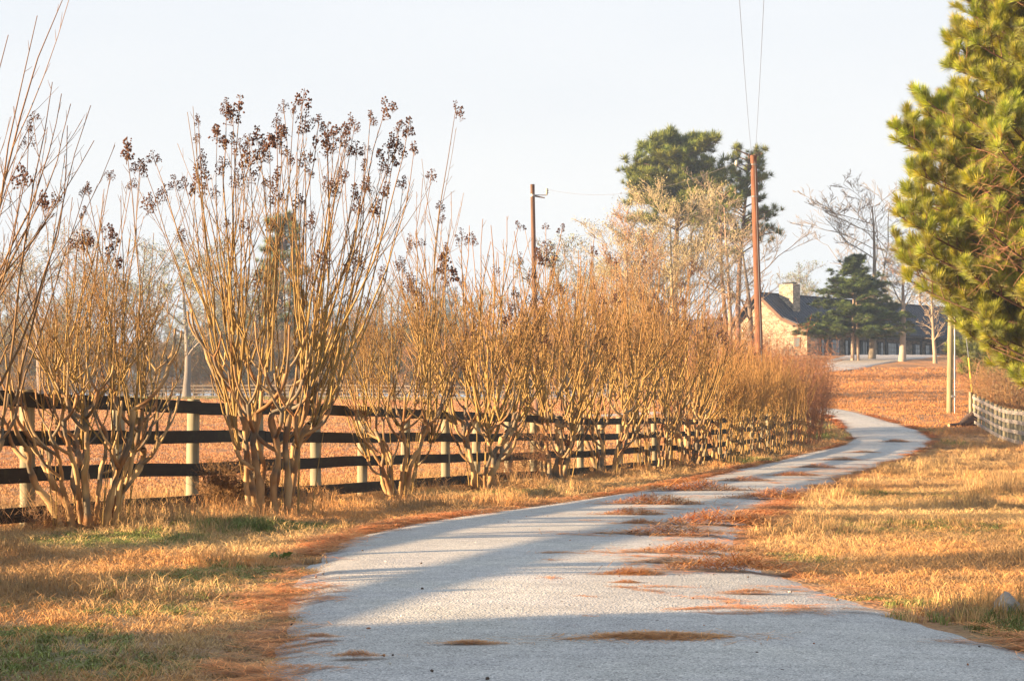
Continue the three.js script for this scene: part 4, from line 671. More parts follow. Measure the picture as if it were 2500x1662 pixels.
  {
    const r6 = RNG(455), ul = [], bg = br.children.find(c => c.name === 'crown').geometry, lg = pr[2].children.find(c => c.name === 'leaves').geometry, ll = [];
    for (let k = 0; k < 400; k++) { const d = 208 + 75 * r6(), x = lerp(-0.33, 0.075, r6()) * d, q = qy0(r6() * 6.283), sc2 = 0.7 + 0.75 * r6(); ul.push([V(x, H(x, -d) - 0.2, -d), q, sc2, [0.8, 0.95, 0.8]]); if (k % 2) ll.push([V(x, H(x, -d) - 1.5, -d), q, V(0.6, 0.42, 0.6).multiplyScalar(sc2), [1, 1, 1]]); }
    const us = thing('woodland_understory', 'hazy brushy undergrowth below the trees beyond the pasture', 'undergrowth', V(0, 0, 0)); us.userData.kind = 'stuff';
    for (let k = 0; k < 260; k++) { const d = 203 + 40 * r6(), x = lerp(-0.33, 0.075, r6()) * d; if (d < 212 && x > -8) continue; ul.push([V(x, H(x, -d) - 0.5, -d), qy0(r6() * 6.283), V(0.9, 0.36, 0.9).multiplyScalar(0.7 + 0.6 * r6()), [0.9, 1.0, 0.75]]); }
    instances('brushwood', bg, M.bark, ul, us); instances('foliage', lg, M.leaf, ll, us);
  }
  // far woods, one mass
  const rnd = RNG(401), list = [[], []];
  for (let k = 0; k < 150; k++) { const d = 270 + rnd() * 150, x = (rnd() - 0.5) * 0.75 * d - 5; if (x > 0.09 * d && x < 0.3 * d && rnd() < 0.6) continue; list[k % 2].push([V(x, H(x, -d) - 0.3, -d), new THREE.Quaternion().setFromEuler(new THREE.Euler(0, rnd() * 6, 0)), 0.62 + 0.4 * rnd(), [1, 1, 1]]); }
  const woodGeo = pr[2].children.find(c => c.name === 'crown').geometry, woodTrunk = pr[2].children.find(c => c.name === 'trunk').geometry, woodLeaf = pr[2].children.find(c => c.name === 'leaves').geometry, all = [...list[0], ...list[1]];
  const fw = thing('far_woods', 'hazy grey mass of bare woods along the far skyline', 'woods', V(0, 0, 0)); fw.userData.kind = 'stuff';
  instances('crowns', woodGeo, M.bark, all, fw); instances('trunks', woodTrunk, M.bark, all, fw); instances('foliage', woodLeaf, M.leaf, all, fw);
}
console.log('trees done');

// ---------------------------------------------------------------- near pine at the right edge
function tuftGeo(seed, n, A, B) { // long needles along the end of a twig (points along +y)
  const rnd = RNG(seed), b = new Buf();
  for (let k = 0; k < n; k++) {
    const t = rnd(), y0 = -0.10 + 0.13 * t, a = rnd() * 6.283, op = lerp(1.15, 0.25, t * 0.8 + 0.2 * rnd()), l = 0.19 + 0.11 * rnd(), dx = Math.cos(a) * Math.sin(op), dz = Math.sin(a) * Math.sin(op), dy = Math.cos(op), w = 0.0042;
    const m = [dx * l * 0.55, y0 + dy * l * 0.55, dz * l * 0.55], e = [dx * l, y0 + dy * l - 0.02, dz * l], sx = -Math.sin(a) * w, sz = Math.cos(a) * w, c = mixc(A, B, rnd());
    b.tri([-sx, y0, -sz], [sx, y0, sz], [m[0] + sx, m[1], m[2] + sz], c); b.tri([-sx, y0, -sz], [m[0] + sx, m[1], m[2] + sz], [m[0] - sx, m[1], m[2] - sz], c); b.tri([m[0] - sx, m[1], m[2] - sz], [m[0] + sx, m[1], m[2] + sz], e, c);
  }
  return b.geo();
}
{
  const base = V(14.4, H(14.4, -46), -46), t = thing('pine_tree', 'near pine with bright yellow green needles at the right edge', 'tree', base), rnd = RNG(611), tr = new Buf(), lb = new Buf(), tufts = [[], []];
  const pts = []; for (let k = 0; k <= 12; k++) pts.push(V(Math.sin(k * 0.7) * 0.06, k / 12 * 15 - 0.2, Math.cos(k * 0.5) * 0.06)); tr.tube(pts, pts.map((_, k) => lerp(0.24, 0.05, k / 12)), 12, () => mul([0.20, 0.11, 0.065], 0.7 + 0.6 * rnd()), 0.1, rnd);
  const reach = table([[2.0, 2.2], [2.6, 2.9], [3.7, 3.8], [4.4, 4.4], [4.9, 4.8], [5.7, 5.2], [6.7, 5.3], [7.35, 5.55], [8.2, 5.1], [9.2, 4.3], [10.3, 3.7], [11.2, 3.7], [14, 2.0]]);
  const up = V(0, 1, 0);
  const addTuft = (p, dir, s) => { const k = 0.75 + 0.5 * rnd(); tufts[rnd() < 0.75 ? 0 : 1].push([p, new THREE.Quaternion().setFromUnitVectors(up, dir), s, [k * (0.9 + 0.35 * rnd()), k, k * 0.9]]); };
  for (let k = 0; k < 205; k++) {
    const az = Math.PI + (rnd() - 0.5) * (k % 6 === 0 ? 6.2 : 2.6), ye = 2.0 + 10.6 * (k + rnd()) / 205, L = reach(ye) * (0.72 + 0.3 * rnd()) * (Math.abs(az - Math.PI) > 1.2 ? 0.8 : 1), y0 = Math.max(1.2, ye - L * 0.22), p = V(0, y0, 0), e = V(Math.cos(az) * L, ye, Math.sin(az) * L), c = V(Math.cos(az) * L * 0.55, y0 - L * 0.02 + (rnd() - 0.5) * 0.3, Math.sin(az) * L * 0.55), q = bez(p, c, e, 8);
    lb.tube(q, q.map((_, j) => lerp(0.055, 0.012, j / 8)), 6, () => mul([0.15, 0.085, 0.05], 0.7 + 0.6 * rnd()));
    const nb = Math.round(L * 3.4);
    for (let j = 0; j < nb; j++) {
      const u = 0.36 + 0.64 * (j + rnd()) / nb, i = Math.min(7, Math.floor(u * 8)), b = q[i].clone().lerp(q[i + 1], u * 8 - i), tg = q[i + 1].clone().sub(q[i]).normalize(), a2 = rnd() * 6.283, sd = V(Math.cos(a2), 0.15 + 0.5 * rnd(), Math.sin(a2)), dir = tg.multiplyScalar(0.9).add(sd.multiplyScalar(0.9)).normalize(), l = (0.25 + 0.65 * rnd()) * (1.15 - u * 0.5), e2 = b.clone().addScaledVector(dir, l).add(V(0, l * 0.18, 0));
      lb.tube([b, b.clone().lerp(e2, 0.5).add(V(0, -0.02, 0)), e2], [0.014, 0.011, 0.008], 4, mul([0.19, 0.10, 0.05], 0.7 + 0.5 * rnd()));
      const d3 = e2.clone().sub(b).normalize(); d3.y += 0.35; d3.normalize(); addTuft(e2, d3, 0.95 + 0.4 * rnd());
      for (let z = 0; z < 3; z++) { const b3 = b.clone().lerp(e2, 0.35 + 0.6 * rnd()), d4 = d3.clone().add(V(rnd() - 0.5, (rnd() - 0.2) * 0.8, rnd() - 0.5)).normalize(), e4 = b3.clone().addScaledVector(d4, 0.12 + 0.15 * rnd()); lb.tube([b3, e4], [0.007, 0.005], 3, [0.2, 0.11, 0.05]); addTuft(e4, d4, 0.85 + 0.4 * rnd()); }
    }
    addTuft(e, V(Math.cos(az), 0.5, Math.sin(az)).normalize(), 1.2);
  }
  mesh('trunk', tr.geo(), M.bark, t); mesh('limbs', lb.geo(), M.bark, t);
  instances('crown', tuftGeo(1, 95, [0.24, 0.30, 0.014], [0.44, 0.46, 0.024]), M.needle, tufts[0], t);
  instances('inner_needles', tuftGeo(2, 85, [0.17, 0.21, 0.015], [0.38, 0.30, 0.035]), M.needle, tufts[1], t);
  // smaller pines behind it, by the fence
  const young = (label, px, d, h, R, seed) => {
    const bs = gp(px, d), tt = thing('young_pine', label, 'tree', bs, 'young pines behind the near pine'), r2 = RNG(seed), tb = new Buf(), bb = new Buf(), tl = [], pp = []; for (let k = 0; k <= 8; k++) pp.push(V(Math.sin(k) * 0.08, k / 8 * h - 0.15, Math.cos(k) * 0.08)); tb.tube(pp, pp.map((_, k) => lerp(0.12, 0.02, k / 8)), 8, () => mul([0.18, 0.11, 0.07], 0.7 + 0.6 * r2()));
    for (let k = 0; k < 46; k++) { const v = r2(), y = lerp(h * 0.2, h * 0.98, v), az = r2() * 6.283, L = R * (1 - 0.7 * v) * (0.6 + 0.5 * r2()), p = V(0, y, 0), e = V(Math.cos(az) * L, y + L * 0.25, Math.sin(az) * L); bb.tube([p, p.clone().lerp(e, 0.5), e], [0.03, 0.02, 0.012], 4, [0.15, 0.09, 0.05]); const n = Math.round(L * 9) + 3; for (let j = 0; j < n; j++) { const b = p.clone().lerp(e, 0.3 + 0.75 * r2()).add(V((r2() - 0.5) * 0.7, (r2() - 0.3) * 0.5, (r2() - 0.5) * 0.7)), g = 0.7 + 0.6 * r2(); tl.push([b, new THREE.Quaternion().setFromUnitVectors(up, V(Math.cos(az) + r2() - 0.5, 0.7, Math.sin(az) + r2() - 0.5).normalize()), 1.3 + 0.6 * r2(), [g * 1.05, g, g * 0.9]]); } }
    mesh('trunk', tb.geo(), M.bark, tt); mesh('limbs', bb.geo(), M.bark, tt); instances('crown', tuftGeo(3, 70, [0.10, 0.14, 0.02], [0.20, 0.22, 0.03]), M.needle, tl, tt);
  };
  young('young pine behind the pale pole at right', 2425, 108, 8.5, 2.6, 621); young('young pine beside the brown brush above the grey fence', 2490, 112, 9, 2.8, 622); young('low young pine touching the right edge behind the fence', 2450, 118, 6, 2.0, 623);
}
// twiggy brush: sprays of thin stems
function brush(name, label, cat, base, o, group) {
  const rnd = RNG(o.seed), t = thing(name, label, cat, base, group), b = new Buf(), f = new Buf();
  for (let k = 0; k < o.n; k++) {
    const a = rnd() * 6.283, r = o.r0 * Math.sqrt(rnd()), h = o.h * (0.45 + 0.6 * rnd()), l = o.R * (0.2 + 0.8 * rnd()), p = V(Math.cos(a) * r, -0.03, Math.sin(a) * r), e = V(p.x + Math.cos(a + rnd() - 0.5) * l, h, p.z + Math.sin(a + rnd() - 0.5) * l), q = bez(p, p.clone().lerp(e, 0.35).add(V(0, h * 0.3, 0)), e, 6), c = mul(mixc(o.A, o.B, rnd()), 0.7 + 0.6 * rnd());
    b.tube(q, q.map((_, i) => o.w * (1 - 0.12 * i)), 3, c);
    for (let j = 0; j < o.tw; j++) { const u = 0.25 + 0.75 * rnd(), i = Math.min(5, Math.floor(u * 6)), s = q[i].clone().lerp(q[i + 1], u * 6 - i), d = V(rnd() - 0.5, rnd() * 0.8 - 0.15, rnd() - 0.5).normalize(), tl = o.tl * (0.4 + 0.8 * rnd()), z = s.clone().addScaledVector(d, tl); f.tube([s, s.clone().lerp(z, 0.5).add(V(0, -0.03 * tl, 0)), z], [o.w * 0.6, o.w * 0.5, o.w * 0.35], 3, c); if (o.leaf) for (let m = 0; m < o.leaf; m++) { const w = s.clone().lerp(z, rnd()), g = o.ls * (0.5 + rnd()), x = V(rnd() - 0.5, rnd() - 0.5, rnd() - 0.5).normalize().multiplyScalar(g), y = V(rnd() - 0.5, rnd() - 0.5, rnd() - 0.5).normalize().multiplyScalar(g); f.tri([w.x, w.y, w.z], [w.x + x.x, w.y + x.y, w.z + x.z], [w.x + y.x, w.y + y.y, w.z + y.z], mul(o.lc, 0.6 + 0.8 * rnd())); } }
  }
  tag(mesh('canes', b.geo(), M.plant, t), null, null, null, 'stuff'); tag(mesh('sprigs', f.geo(), M.leaf, t), null, null, null, 'stuff'); return t;
}
{
  const BR = [0.24, 0.13, 0.045], RD = [0.20, 0.085, 0.04];
  brush('dry_weed', 'brown dry weed bush at the foot of the tallest crape myrtle', 'bush', gp(575, 23.6), { seed: 701, n: 190, r0: 0.34, R: 0.30, h: 0.70, w: 0.0035, tw: 10, tl: 0.16, A: [0.10, 0.055, 0.02], B: [0.20, 0.10, 0.028], leaf: 2, ls: 0.018, lc: [0.17, 0.085, 0.022] });
  brush('dry_vine', 'brown tangled vine hanging on the fence boards right of splayed trunks', 'vine', gp(1262, 38.2), { seed: 702, n: 60, r0: 0.5, R: 0.5, h: 1.1, w: 0.0045, tw: 14, tl: 0.3, A: RD, B: BR, leaf: 1, ls: 0.02, lc: [0.24, 0.10, 0.04] });
  brush('dry_weed', 'tuft of tall dry weeds at the left foreground crape myrtle base', 'weeds', gp(170, 19.9), { seed: 703, n: 70, r0: 0.35, R: 0.4, h: 0.5, w: 0.003, tw: 4, tl: 0.12, A: [0.30, 0.17, 0.07], B: [0.40, 0.24, 0.10] });
  brush('dry_weed', 'low dry weeds by the leftmost pale fence post', 'weeds', gp(30, 19.6), { seed: 704, n: 90, r0: 0.6, R: 0.4, h: 0.34, w: 0.003, tw: 5, tl: 0.12, A: [0.22, 0.12, 0.06], B: [0.33, 0.18, 0.08] });
  const sh = [[1700, 76, 2.6, 'russet weed thicket left of the reddish pole base'], [1780, 84, 2.9, 'russet weed thicket just before the reddish pole base'], [1860, 88, 2.8, 'russet weed thicket right of the reddish pole base'], [1915, 80, 2.2, 'russet weed thicket at the right end of the shrub row'], [1940, 90, 2.4, 'tallest russet weeds below the house corner']];
  sh.forEach(([px, d, h, l], i) => brush('russet_thicket', l, 'bush', gp(px, d), { seed: 710 + i, n: 230, r0: 1.6, R: 0.9, h: h * 1.75, w: 0.010, tw: 12, tl: 0.6, A: [0.30, 0.15, 0.055], B: [0.30, 0.115, 0.05], leaf: 1, ls: 0.05, lc: [0.26, 0.10, 0.05] }, 'russet thickets by the reddish pole'));
  brush('brown_brush', 'tan brush growing above the weathered grey fence', 'bush', V(25.3, H(25.3, -97), -97), { seed: 720, n: 300, r0: 1.7, R: 1.7, h: 3.0, w: 0.013, tw: 10, tl: 0.7, A: [0.33, 0.20, 0.07], B: [0.30, 0.15, 0.06] });
  brush('brown_brush', 'reddish brown thicket on the slope behind the young pines', 'bush', V(30.5, H(30.5, -118), -118), { seed: 721, n: 200, r0: 2.6, R: 1.6, h: 3.2, w: 0.014, tw: 10, tl: 0.8, A: [0.24, 0.10, 0.045], B: [0.30, 0.14, 0.06], leaf: 1, ls: 0.07, lc: [0.26, 0.08, 0.04] });
  const hv = thing('bare_vine', 'tangle of bare reddish vines hanging among the pine branches', 'vine', V(11.3, 0, -43)), b = new Buf(), rnd = RNG(733);
  for (let k = 0; k < 300; k++) { const p = V((rnd() - 0.5) * 2.0 + 0.2, 4.6 + 2.9 * rnd(), (rnd() - 0.5) * 1.6), q = p.clone().add(V(-0.5 * rnd() - 0.1, (rnd() - 0.55) * 0.9, (rnd() - 0.5) * 0.6)), z = bez(p, p.clone().lerp(q, 0.5).add(V(0, 0.14 * (rnd() - 0.3), 0)), q, 4); b.tube(z, z.map((_, i) => 0.006 * (1 - 0.15 * i)), 3, mul([0.34, 0.16, 0.09], 0.6 + 0.7 * rnd())); }
  const trunkV = [V(0.5, -0.1, 0), V(0.45, 2, 0.1), V(0.5, 4.2, 0), V(0.5, 7.2, 0.1)]; b.tube(trunkV, [0.03, 0.026, 0.02, 0.01], 6, [0.2, 0.11, 0.06]); hv.position.y = H(11.3, -43); mesh('stems', b.geo(), M.plant, hv);
  // rock in the right verge
  const rp = hit(2452, 1512), rr5 = RNG(77), rpts = [V(-0.005, 0.085, 0), V(0.02, 0.078, -0.02), V(-0.07, 0.0, 0.03), V(-0.078, -0.03, -0.02), V(0.075, 0.01, 0.02), V(0.085, -0.03, -0.01), V(-0.03, 0.035, 0.045), V(0.035, 0.03, 0.05), V(0.05, -0.03, 0.06), V(-0.05, -0.03, 0.06), V(0.0, -0.03, -0.06), V(0.045, 0.045, -0.03), V(-0.045, 0.04, -0.03)];
  for (let k = 0; k < 5; k++) { const a = rr5() * 6.283, e = rr5(), r = 0.072 * (1 - e * 0.8); rpts.push(V(Math.cos(a) * r * (0.8 + 0.3 * rr5()), -0.03 + e * 0.1, Math.sin(a) * r * 0.7)); }
  const rg = new ConvexGeometry(rpts), rps = rg.attributes.position, rcol = []; for (let i = 0; i < rps.count; i++) { const sgy = 0.26 + 0.2 * (fbm(rps.getX(i) * 70, rps.getY(i) * 70 + rps.getZ(i) * 50, 2) - 0.5); rcol.push(sgy * 1.1, sgy, sgy * 0.86); } rg.setAttribute('color', new THREE.Float32BufferAttribute(rcol, 3));
  const rk = mesh('rock', rg, new THREE.MeshStandardMaterial({ vertexColors: true, roughness: 0.95 }), null, true); rk.position.copy(rp).add(V(0, 0.045, 0.05)); rk.scale.setScalar(1.15); tag(rk, 'pale angular rock in the grass at lower right', 'rock');
  // fallen log by the grey fence
  const l0 = hit(2318, 1042, 60), l1 = hit(2392, 1038, 60), lg = thing('fallen_log', 'dark fallen log with root mass beside the grey fence', 'log', V(0, 0, 0)), lbuf = new Buf(), r3 = RNG(741), lp = []; for (let k = 0; k <= 9; k++) { const u = k / 9, p = l0.clone().lerp(l1, u); p.y = H(p.x, p.z) + 0.06 + 0.28 * sstep(0.35, 0.75, u); lp.push(p); } lbuf.tube(lp, lp.map((_, k) => [0.09, 0.10, 0.10, 0.12, 0.16, 0.24, 0.32, 0.36, 0.34, 0.2][k]), 10, () => mul([0.075, 0.045, 0.03], 0.6 + 0.8 * r3()), 0.3, r3); mesh('trunk', lbuf.geo(), M.bark, lg);
  const cap = mesh('cut_end', new THREE.CylinderGeometry(0.088, 0.088, 0.03, 14), new THREE.MeshStandardMaterial({ color: new THREE.Color().setRGB(0.5, 0.33, 0.18), roughness: 0.9 }), lg); cap.position.copy(lp[0]); cap.quaternion.setFromUnitVectors(up3(), lp[1].clone().sub(lp[0]).normalize());
  const rb = new Buf(); for (let k = 0; k < 26; k++) { const p = lp[6 + (k % 3)].clone(), q = p.clone().add(V((r3() - 0.5) * 0.9, (r3() - 0.3) * 0.6, (r3() - 0.2) * 0.6)); rb.tube([p, p.clone().lerp(q, 0.6).add(V(0, 0.06, 0)), q], [0.035, 0.02, 0.008], 4, mul([0.11, 0.06, 0.035], 0.6 + 0.8 * r3())); } mesh('roots', rb.geo(), M.bark, lg);
}
function up3() { return V(0, 1, 0); }
console.log('brush done');

// ---------------------------------------------------------------- grass, pine straw, litter
function grassTuft(seed, n, h, w, spreadR, lean) {
  const rnd = RNG(seed), b = new Buf();
  for (let k = 0; k < n; k++) {
    const a = rnd() * 6.283, r = spreadR * Math.sqrt(rnd()), x = Math.cos(a) * r, z = Math.sin(a) * r, hh = h * (0.45 + 0.75 * rnd()), ld = rnd() * 6.283, ln = lean * (0.2 + rnd()), ex = x + Math.cos(ld) * ln * hh, ez = z + Math.sin(ld) * ln * hh, mx = x + Math.cos(ld) * ln * hh * 0.3, mz = z + Math.sin(ld) * ln * hh * 0.3, f = rnd() * 6.283, sx = Math.cos(f) * w, sz = Math.sin(f) * w, g = 0.75 + 0.5 * rnd(), c = [g, g * (0.95 + 0.1 * rnd()), g * (0.9 + 0.15 * rnd())];
    b.tri([x - sx, -0.015, z - sz], [x + sx, -0.015, z + sz], [mx + sx * 0.8, hh * 0.6, mz + sz * 0.8], c); b.tri([x - sx, -0.015, z - sz], [mx + sx * 0.8, hh * 0.6, mz + sz * 0.8], [mx - sx * 0.8, hh * 0.6, mz - sz * 0.8], c); b.tri([mx - sx * 0.8, hh * 0.6, mz - sz * 0.8], [mx + sx * 0.8, hh * 0.6, mz + sz * 0.8], [ex, hh * (1 - 0.25 * ln), ez], c);
  }
  return b.geo();
}
const qy = (a) => new THREE.Quaternion().setFromAxisAngle(V(0, 1, 0), a);
{
  const rnd = RNG(801), tall = [], short = [], green = [], mat = [];
  const STRAW = [0.56, 0.36, 0.155], ORNG = [0.56, 0.285, 0.10], DULL = [0.31, 0.19, 0.085], GRN = [0.14, 0.17, 0.035], GRN2 = [0.21, 0.22, 0.055];
  const dens = (d) => 330 * Math.min(1, Math.pow(12 / Math.max(d, 8), 1.35));
  for (let d = 5; d < 92; d += 0.5) {
    const x0 = Math.max(-0.35 * d - 1, fenceX(d) - (d < 60 ? 3.5 : 1)), x1 = 0.34 * d + 1, n = (x1 - x0) * 0.5 * dens(d), sc = Math.pow(Math.max(d, 12) / 12, 0.33);
    for (let k = 0; k < n; k++) {
      const x = lerp(x0, x1, rnd()), dd = d + 0.5 * rnd(), rd = roadDist(x, dd); if (rd < 0.02 + 0.12 * rnd() - (vnoise(x * 4, dd * 2.2) > 0.74 ? 0.3 : 0)) continue;
      const edge = sstep(0.0, 0.5, rd), gsp = greenness(x, dd), nz = fbm(x * 0.9 + 11, dd * 0.9, 3), nb = fbm(x * 0.35 + 2, dd * 0.35 + 6, 3), bare = d < 16 && x < 0 ? sstep(0.52, 0.66, fbm(x * 1.6 + 5, dd * 1.6, 3)) : 0;
      if (rnd() < bare * 0.35) continue;
      let c = mixc(mixc(STRAW, ORNG, sstep(0.35, 0.65, nb)), DULL, sstep(0.42, 0.66, nz) * 0.85);
      const isG = rnd() < gsp * 0.85; if (isG) c = mixc(GRN, GRN2, rnd()); const v = (0.75 + 0.5 * rnd()) * (0.72 + 0.56 * fbm(x * 0.45 + 31, dd * 0.3 + 4, 3)); c = mul(c, v); if (!isG && rnd() < 0.16) c = mixc(c, [0.16, 0.12, 0.075], 0.7);
      const p = V(x, H(x, -dd), -dd), hs = (0.36 + 1.15 * sstep(0.48, 0.78, fbm(x * 0.7 + 4, dd * 0.7, 3))) * (0.72 + 0.28 * edge) * (0.8 + 0.4 * rnd());
      const s = V(sc, sc * hs * (isG ? 0.8 : 1), sc);
      (isG ? green : rnd() < 0.30 * edge ? tall : short).push([p, qy(rnd() * 6.283), s, c]);
    }
  }
  const tufts = thing('verge_grass', 'dry straw coloured grass along both driveway verges', 'grass', V(0, 0, 0)); tufts.userData.kind = 'stuff';
  instances('tall_blades', grassTuft(1, 15, 0.17, 0.0018, 0.06, 0.7), M.tint, tall, tufts); instances('short_blades', grassTuft(2, 20, 0.09, 0.0020, 0.07, 1.3), M.tint, short, tufts);
  const gg = instances('green_grass', grassTuft(3, 14, 0.10, 0.003, 0.055, 0.6), M.tint, green, null, true); tag(gg, 'patches of fresh green grass near the shrub bases', 'grass', null, 'stuff');
  // pasture and hillside: low cropped tufts and fallen leaves
  const past = [], leaf = [];
  for (let d = 20; d < 200; d += 1) {
    const x0 = -0.33 * d - 1, x1 = Math.min(0.33 * d, fenceX(Math.min(d, 82)) - 0.3 + (d > 88 ? 400 : 0)), n = (x1 - x0) * 26 * Math.min(1, Math.pow(26 / d, 1.15)); const sc = Math.pow(d / 20, 0.6);
    for (let k = 0; k < n; k++) { const x = lerp(x0, Math.min(x1, 0.33 * d), rnd()), dd = d + rnd(); if (roadDist(x, dd) < 0.15) continue; const q = x / dd; const hill = d > 88 && q > 0.1, nb = fbm(x * 0.12 + 3, dd * 0.12 + 8, 3), gsp = greenness(x, dd); if (d > 178 && q > 0.13) continue; let c = mixc(mixc([0.49, 0.255, 0.102], [0.51, 0.235, 0.090], sstep(0.35, 0.65, nb)), [0.36, 0.20, 0.09], rnd() < 0.16 ? 0.8 : 0); if (hill) c = mixc([0.53, 0.24, 0.075], [0.27, 0.125, 0.045], rnd() < 0.24 ? 1 : 0.1 * rnd()); if (rnd() < gsp) c = GRN2; past.push([V(x, H(x, -dd), -dd), qy(rnd() * 6.28), V(sc, sc * (0.45 + 0.6 * rnd()), sc), mul(c, 0.88 + 0.24 * rnd())]); }
  }
  const pg = instances('pasture_grass', grassTuft(4, 12, 0.06, 0.004, 0.08, 1.0), M.tint, past, null, true); tag(pg, 'cropped orange winter grass over the pasture and hillside', 'grass', null, 'stuff');
  console.log('grass', tall.length, short.length, green.length, past.length);
}
function strawGeo(seed, n, R, h, len) { // a heap of fallen pine needles
  const rnd = RNG(seed), b = new Buf();
  for (let k = 0; k < n; k++) { const a = rnd() * 6.283, r = R * (k % 7 === 0 ? 0.8 + 1.6 * rnd() : 0.25 + 1.0 * rnd()) * (0.55 + 0.75 * vnoise(Math.cos(a) * 2.2 + seed * 5, Math.sin(a) * 2.2)), x = Math.cos(a) * r * 1.9, z = Math.sin(a) * r * 0.8, y = 0.003 + h * Math.max(0.05, 1 - (r / R) ** 2) * rnd(), f = rnd() * 6.283, l = len * (0.6 + 0.6 * rnd()), dx = Math.cos(f) * l / 2, dz = Math.sin(f) * l / 2, dy = (rnd() - 0.5) * h * 0.7, w = 0.0022, c = mul(mixc([0.78, 0.36, 0.10], [0.48, 0.22, 0.07], rnd()), 0.7 + 0.6 * rnd()), y1 = Math.max(0.002, y - dy), y2 = Math.max(0.002, y + dy); const sx = -Math.sin(f) * w, sz = Math.cos(f) * w; b.tri([x - dx - sx, y1, z - dz - sz], [x - dx + sx, y1, z - dz + sz], [x + dx, y2, z + dz], c); b.tri([x - dx, y1, z - dz], [x + dx + sx, y2 + 0.002, z + dz + sz], [x + dx - sx, y2 + 0.002, z + dz - sz], c); }
  return b.geo();
}
{
  const rnd = RNG(901), litter = [], sg = [strawGeo(1, 1100, 0.17, 0.10, 0.13), strawGeo(2, 1100, 0.17, 0.11, 0.12), strawGeo(3, 900, 0.16, 0.08, 0.14)];
  const edge = strawGeo(5, 60, 0.10, 0.02, 0.12);
  for (let i = 0; i <= RN; i += 1) for (const [E, O, k0] of [[edgeL, edgeR, 0.85], [edgeR, edgeL, 0.9]]) {
    const p = E[i], d = -p.z; if (d < 5 || d > 105) continue; const out = p.clone().sub(O[i]).setY(0).normalize(), n = Math.round((d < 20 ? 3 : d < 60 ? 4 : 1.6) * (0.3 + 2.4 * sstep(0.45, 0.75, vnoise(d * 0.7 + (E === edgeL ? 0 : 50), 3.3)))), sc = Math.pow(d / 12, 0.35);
    for (let k = 0; k < n; k++) { const o = (rnd() + rnd() - 1) * 0.26 + 0.03, q = p.clone().addScaledVector(out, o).add(V((rnd() - 0.5) * 0.25, 0, (rnd() - 0.5) * 0.25)); const g = 0.75 + 0.5 * rnd(); litter.push([V(q.x, H(q.x, q.z) + (o < 0.05 ? 0.03 : 0.005), q.z), qy(rnd() * 6.28), sc * (0.7 + 0.6 * rnd()), [g * 1.1, g, g]]); }
  }
  for (let k = 0; k < 420; k++) { const d = 9 + 46 * Math.pow(rnd(), 1.2), i0 = edgeL.findIndex(p => -p.z > d), t = 0.42 + 0.55 * Math.sqrt(rnd()), p = edgeL[i0].clone().lerp(edgeR[i0], t); if (vnoise(p.x * 1.3, d * 0.8) < 0.42) continue; const g = 0.8 + 0.5 * rnd(); litter.push([V(p.x, H(p.x, p.z) + 0.048, p.z), qy(rnd() * 6.28), V(1, 0.5, 1).multiplyScalar(Math.pow(d / 12, 0.3) * (0.5 + 0.7 * rnd())), [g * 1.1, g, g]]); }
  const lt = instances('pine_straw', edge, M.tint, litter, null, true); tag(lt, 'rusty pine straw lying along the driveway edges', 'pine straw', null, 'stuff');
  // separate heaps on the driveway
  const heaps = [[1545, 1267, 1.3, 1.0, 'pine straw heap in the middle of the driveway, nearest the rising bend'], [1690, 1205, 2.6, 1.6, 'long pine straw heap on the centre line of the driveway'], [1820, 1180, 2.0, 1.2, 'far end pine straw strip on the driveway centre'], [1600, 1240, 2.2, 1.2, 'thick pine straw heap left of the driveway centre'], [1560, 1290, 0.6, 0.8, 'small round pine straw clump on the driveway'], [1640, 1317, 1.9, 1.2, 'wide pine straw heap near the right driveway edge'], [1760, 1290, 2.2, 1.3, 'pine straw spread off the right verge onto the driveway'], [1700, 1362, 1.5, 0.9, 'pine straw patch in front of the right verge tip'], [1640, 1392, 0.9, 0.7, 'narrow pine straw streak on the sunlit asphalt'], [1545, 1420, 0.75, 0.7, 'small isolated pine straw clump on the sunlit asphalt'], [1780, 1410, 1.5, 1.2, 'broad pine straw patch by the lower right verge'], [1830, 1468, 0.5, 0.5, 'tiny pine straw clump on the lower right asphalt'], [1600, 1594, 1.15, 0.3, 'long thin straw streak near the bottom picture edge'], [1150, 1606, 0.4, 0.25, 'small straw wisp near the bottom picture edge'], [1995, 1146, 2.0, 1.5, 'dark tufted straw clump in the far driveway'], [1940, 1167, 2.0, 1.0, 'flat straw streak in the far driveway'], [2055, 1127, 2.0, 1.0, 'reddish straw streak before the driveway bend'], [2110, 1108, 2.0, 1.0, 'straw clump in the middle of the driveway bend'], [2190, 1082, 2.0, 1.2, 'farthest straw clump at the outer bend of the driveway'], [870, 1640, 0.3, 0.5, 'small straw clump at the lower left asphalt edge'], [1900, 1225, 2.4, 1.6, 'rusty pine straw heap on the right driveway edge'], [1530, 1442, 0.3, 0.4, 'tiny rusty straw wisp left of the broad patch'], [775, 1592, 0.3, 0.4, 'straw wisp on the lower left asphalt']];
  heaps.forEach(([px, py, s, hs, label], i) => { const p = hit(px, py); const m = mesh('pine_straw_heap', sg[i % 3], M.leaf, null, true); m.position.set(p.x, p.y + 0.05, p.z); m.rotation.y = (rnd() - 0.5) * 0.3; m.scale.set(s * 0.85, (0.35 + 0.32 * s) * hs, s * 1.0); tag(m, label, 'pine straw', 'pine straw heaps on the driveway'); });
  // scattered bits on the asphalt: cones, stones, twigs
  const bits = []; const pebble = new THREE.DodecahedronGeometry(0.012, 0); { const c = []; for (let i = 0; i < pebble.attributes.position.count; i++) c.push(1, 1, 1); pebble.setAttribute('color', new THREE.Float32BufferAttribute(c, 3)); }
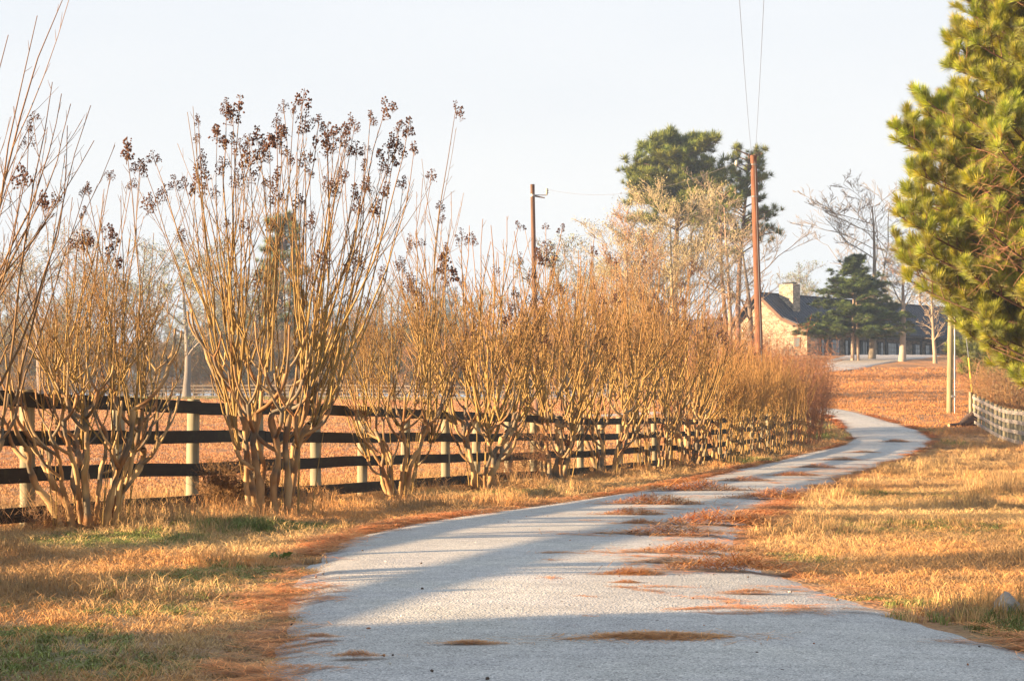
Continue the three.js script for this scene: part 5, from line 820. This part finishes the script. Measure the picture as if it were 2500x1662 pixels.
  for (let k = 0; k < 230; k++) { const d = 6 + 60 * rnd() ** 1.5, i0 = edgeL.findIndex(p => -p.z > d), t = rnd(), p = edgeL[i0].clone().lerp(edgeR[i0], t), w = rnd(); bits.push([V(p.x, H(p.x, p.z) + 0.05, p.z), qy(rnd() * 6), V(0.3 + 0.7 * rnd(), 0.2 + 0.4 * rnd(), 0.3 + 0.7 * rnd()), w < 0.35 ? [0.5, 0.47, 0.42] : w < 0.8 ? [0.07, 0.045, 0.03] : [0.3, 0.12, 0.05]]); }
  const bt = instances('road_debris', pebble, M.tint, bits, null, true); tag(bt, 'small stones and bits scattered over the driveway', 'debris', null, 'stuff');
  // pale gravel showing through the verge
  const gr = []; for (const [px, py, r, n] of [[2000, 1376, 0.16, 130], [2085, 1404, 0.18, 130], [2170, 1438, 0.1, 60], [330, 1600, 0.2, 120], [300, 1530, 0.12, 60]]) { const c = hit(px, py); for (let k = 0; k < n; k++) { const x = c.x + (rnd() + rnd() - 1) * r * 1.5, z = c.z + (rnd() + rnd() - 1) * r; const g = 0.2 + 0.14 * rnd(); gr.push([V(x, H(x, z) - 0.004, z), qy(rnd() * 6), V(0.3 + 0.7 * rnd(), 0.2 + 0.4 * rnd(), 0.3 + 0.7 * rnd()), [g, g, g * 0.95]]); } }
  tag(instances('verge_gravel', pebble, M.tint, gr, null, true), 'pale gravel showing through the thin verge grass', 'gravel', null, 'stuff');
  // small green weed by the verge
  const wp = hit(684, 1372), wb = thing('green_weed', 'small bright green weed clump in the left verge', 'weed', wp), wg = new Buf(); for (let k = 0; k < 60; k++) { const a = rnd() * 6.28, l = 0.09 * (0.5 + 0.6 * rnd()), e = 0.3 + rnd(), x = Math.cos(a) * l, z = Math.sin(a) * l, y = l * e; wg.tri([0, 0, 0], [x * 0.6 - z * 0.2, y * 0.8, z * 0.6 + x * 0.2], [x, y * 0.7, z], mul([0.12, 0.17, 0.03], 0.7 + 0.6 * rnd())); } mesh('leaves', wg.geo(), M.leaf, wb);
}
{ let tot = 0; scene.traverse(o => { if (o.isMesh && !o.isInstancedMesh) tot += (o.geometry.index ? o.geometry.index.count : o.geometry.attributes.position.count) / 3; }); console.log('triangles', Math.round(tot)); }
renderer.render(scene, camera);
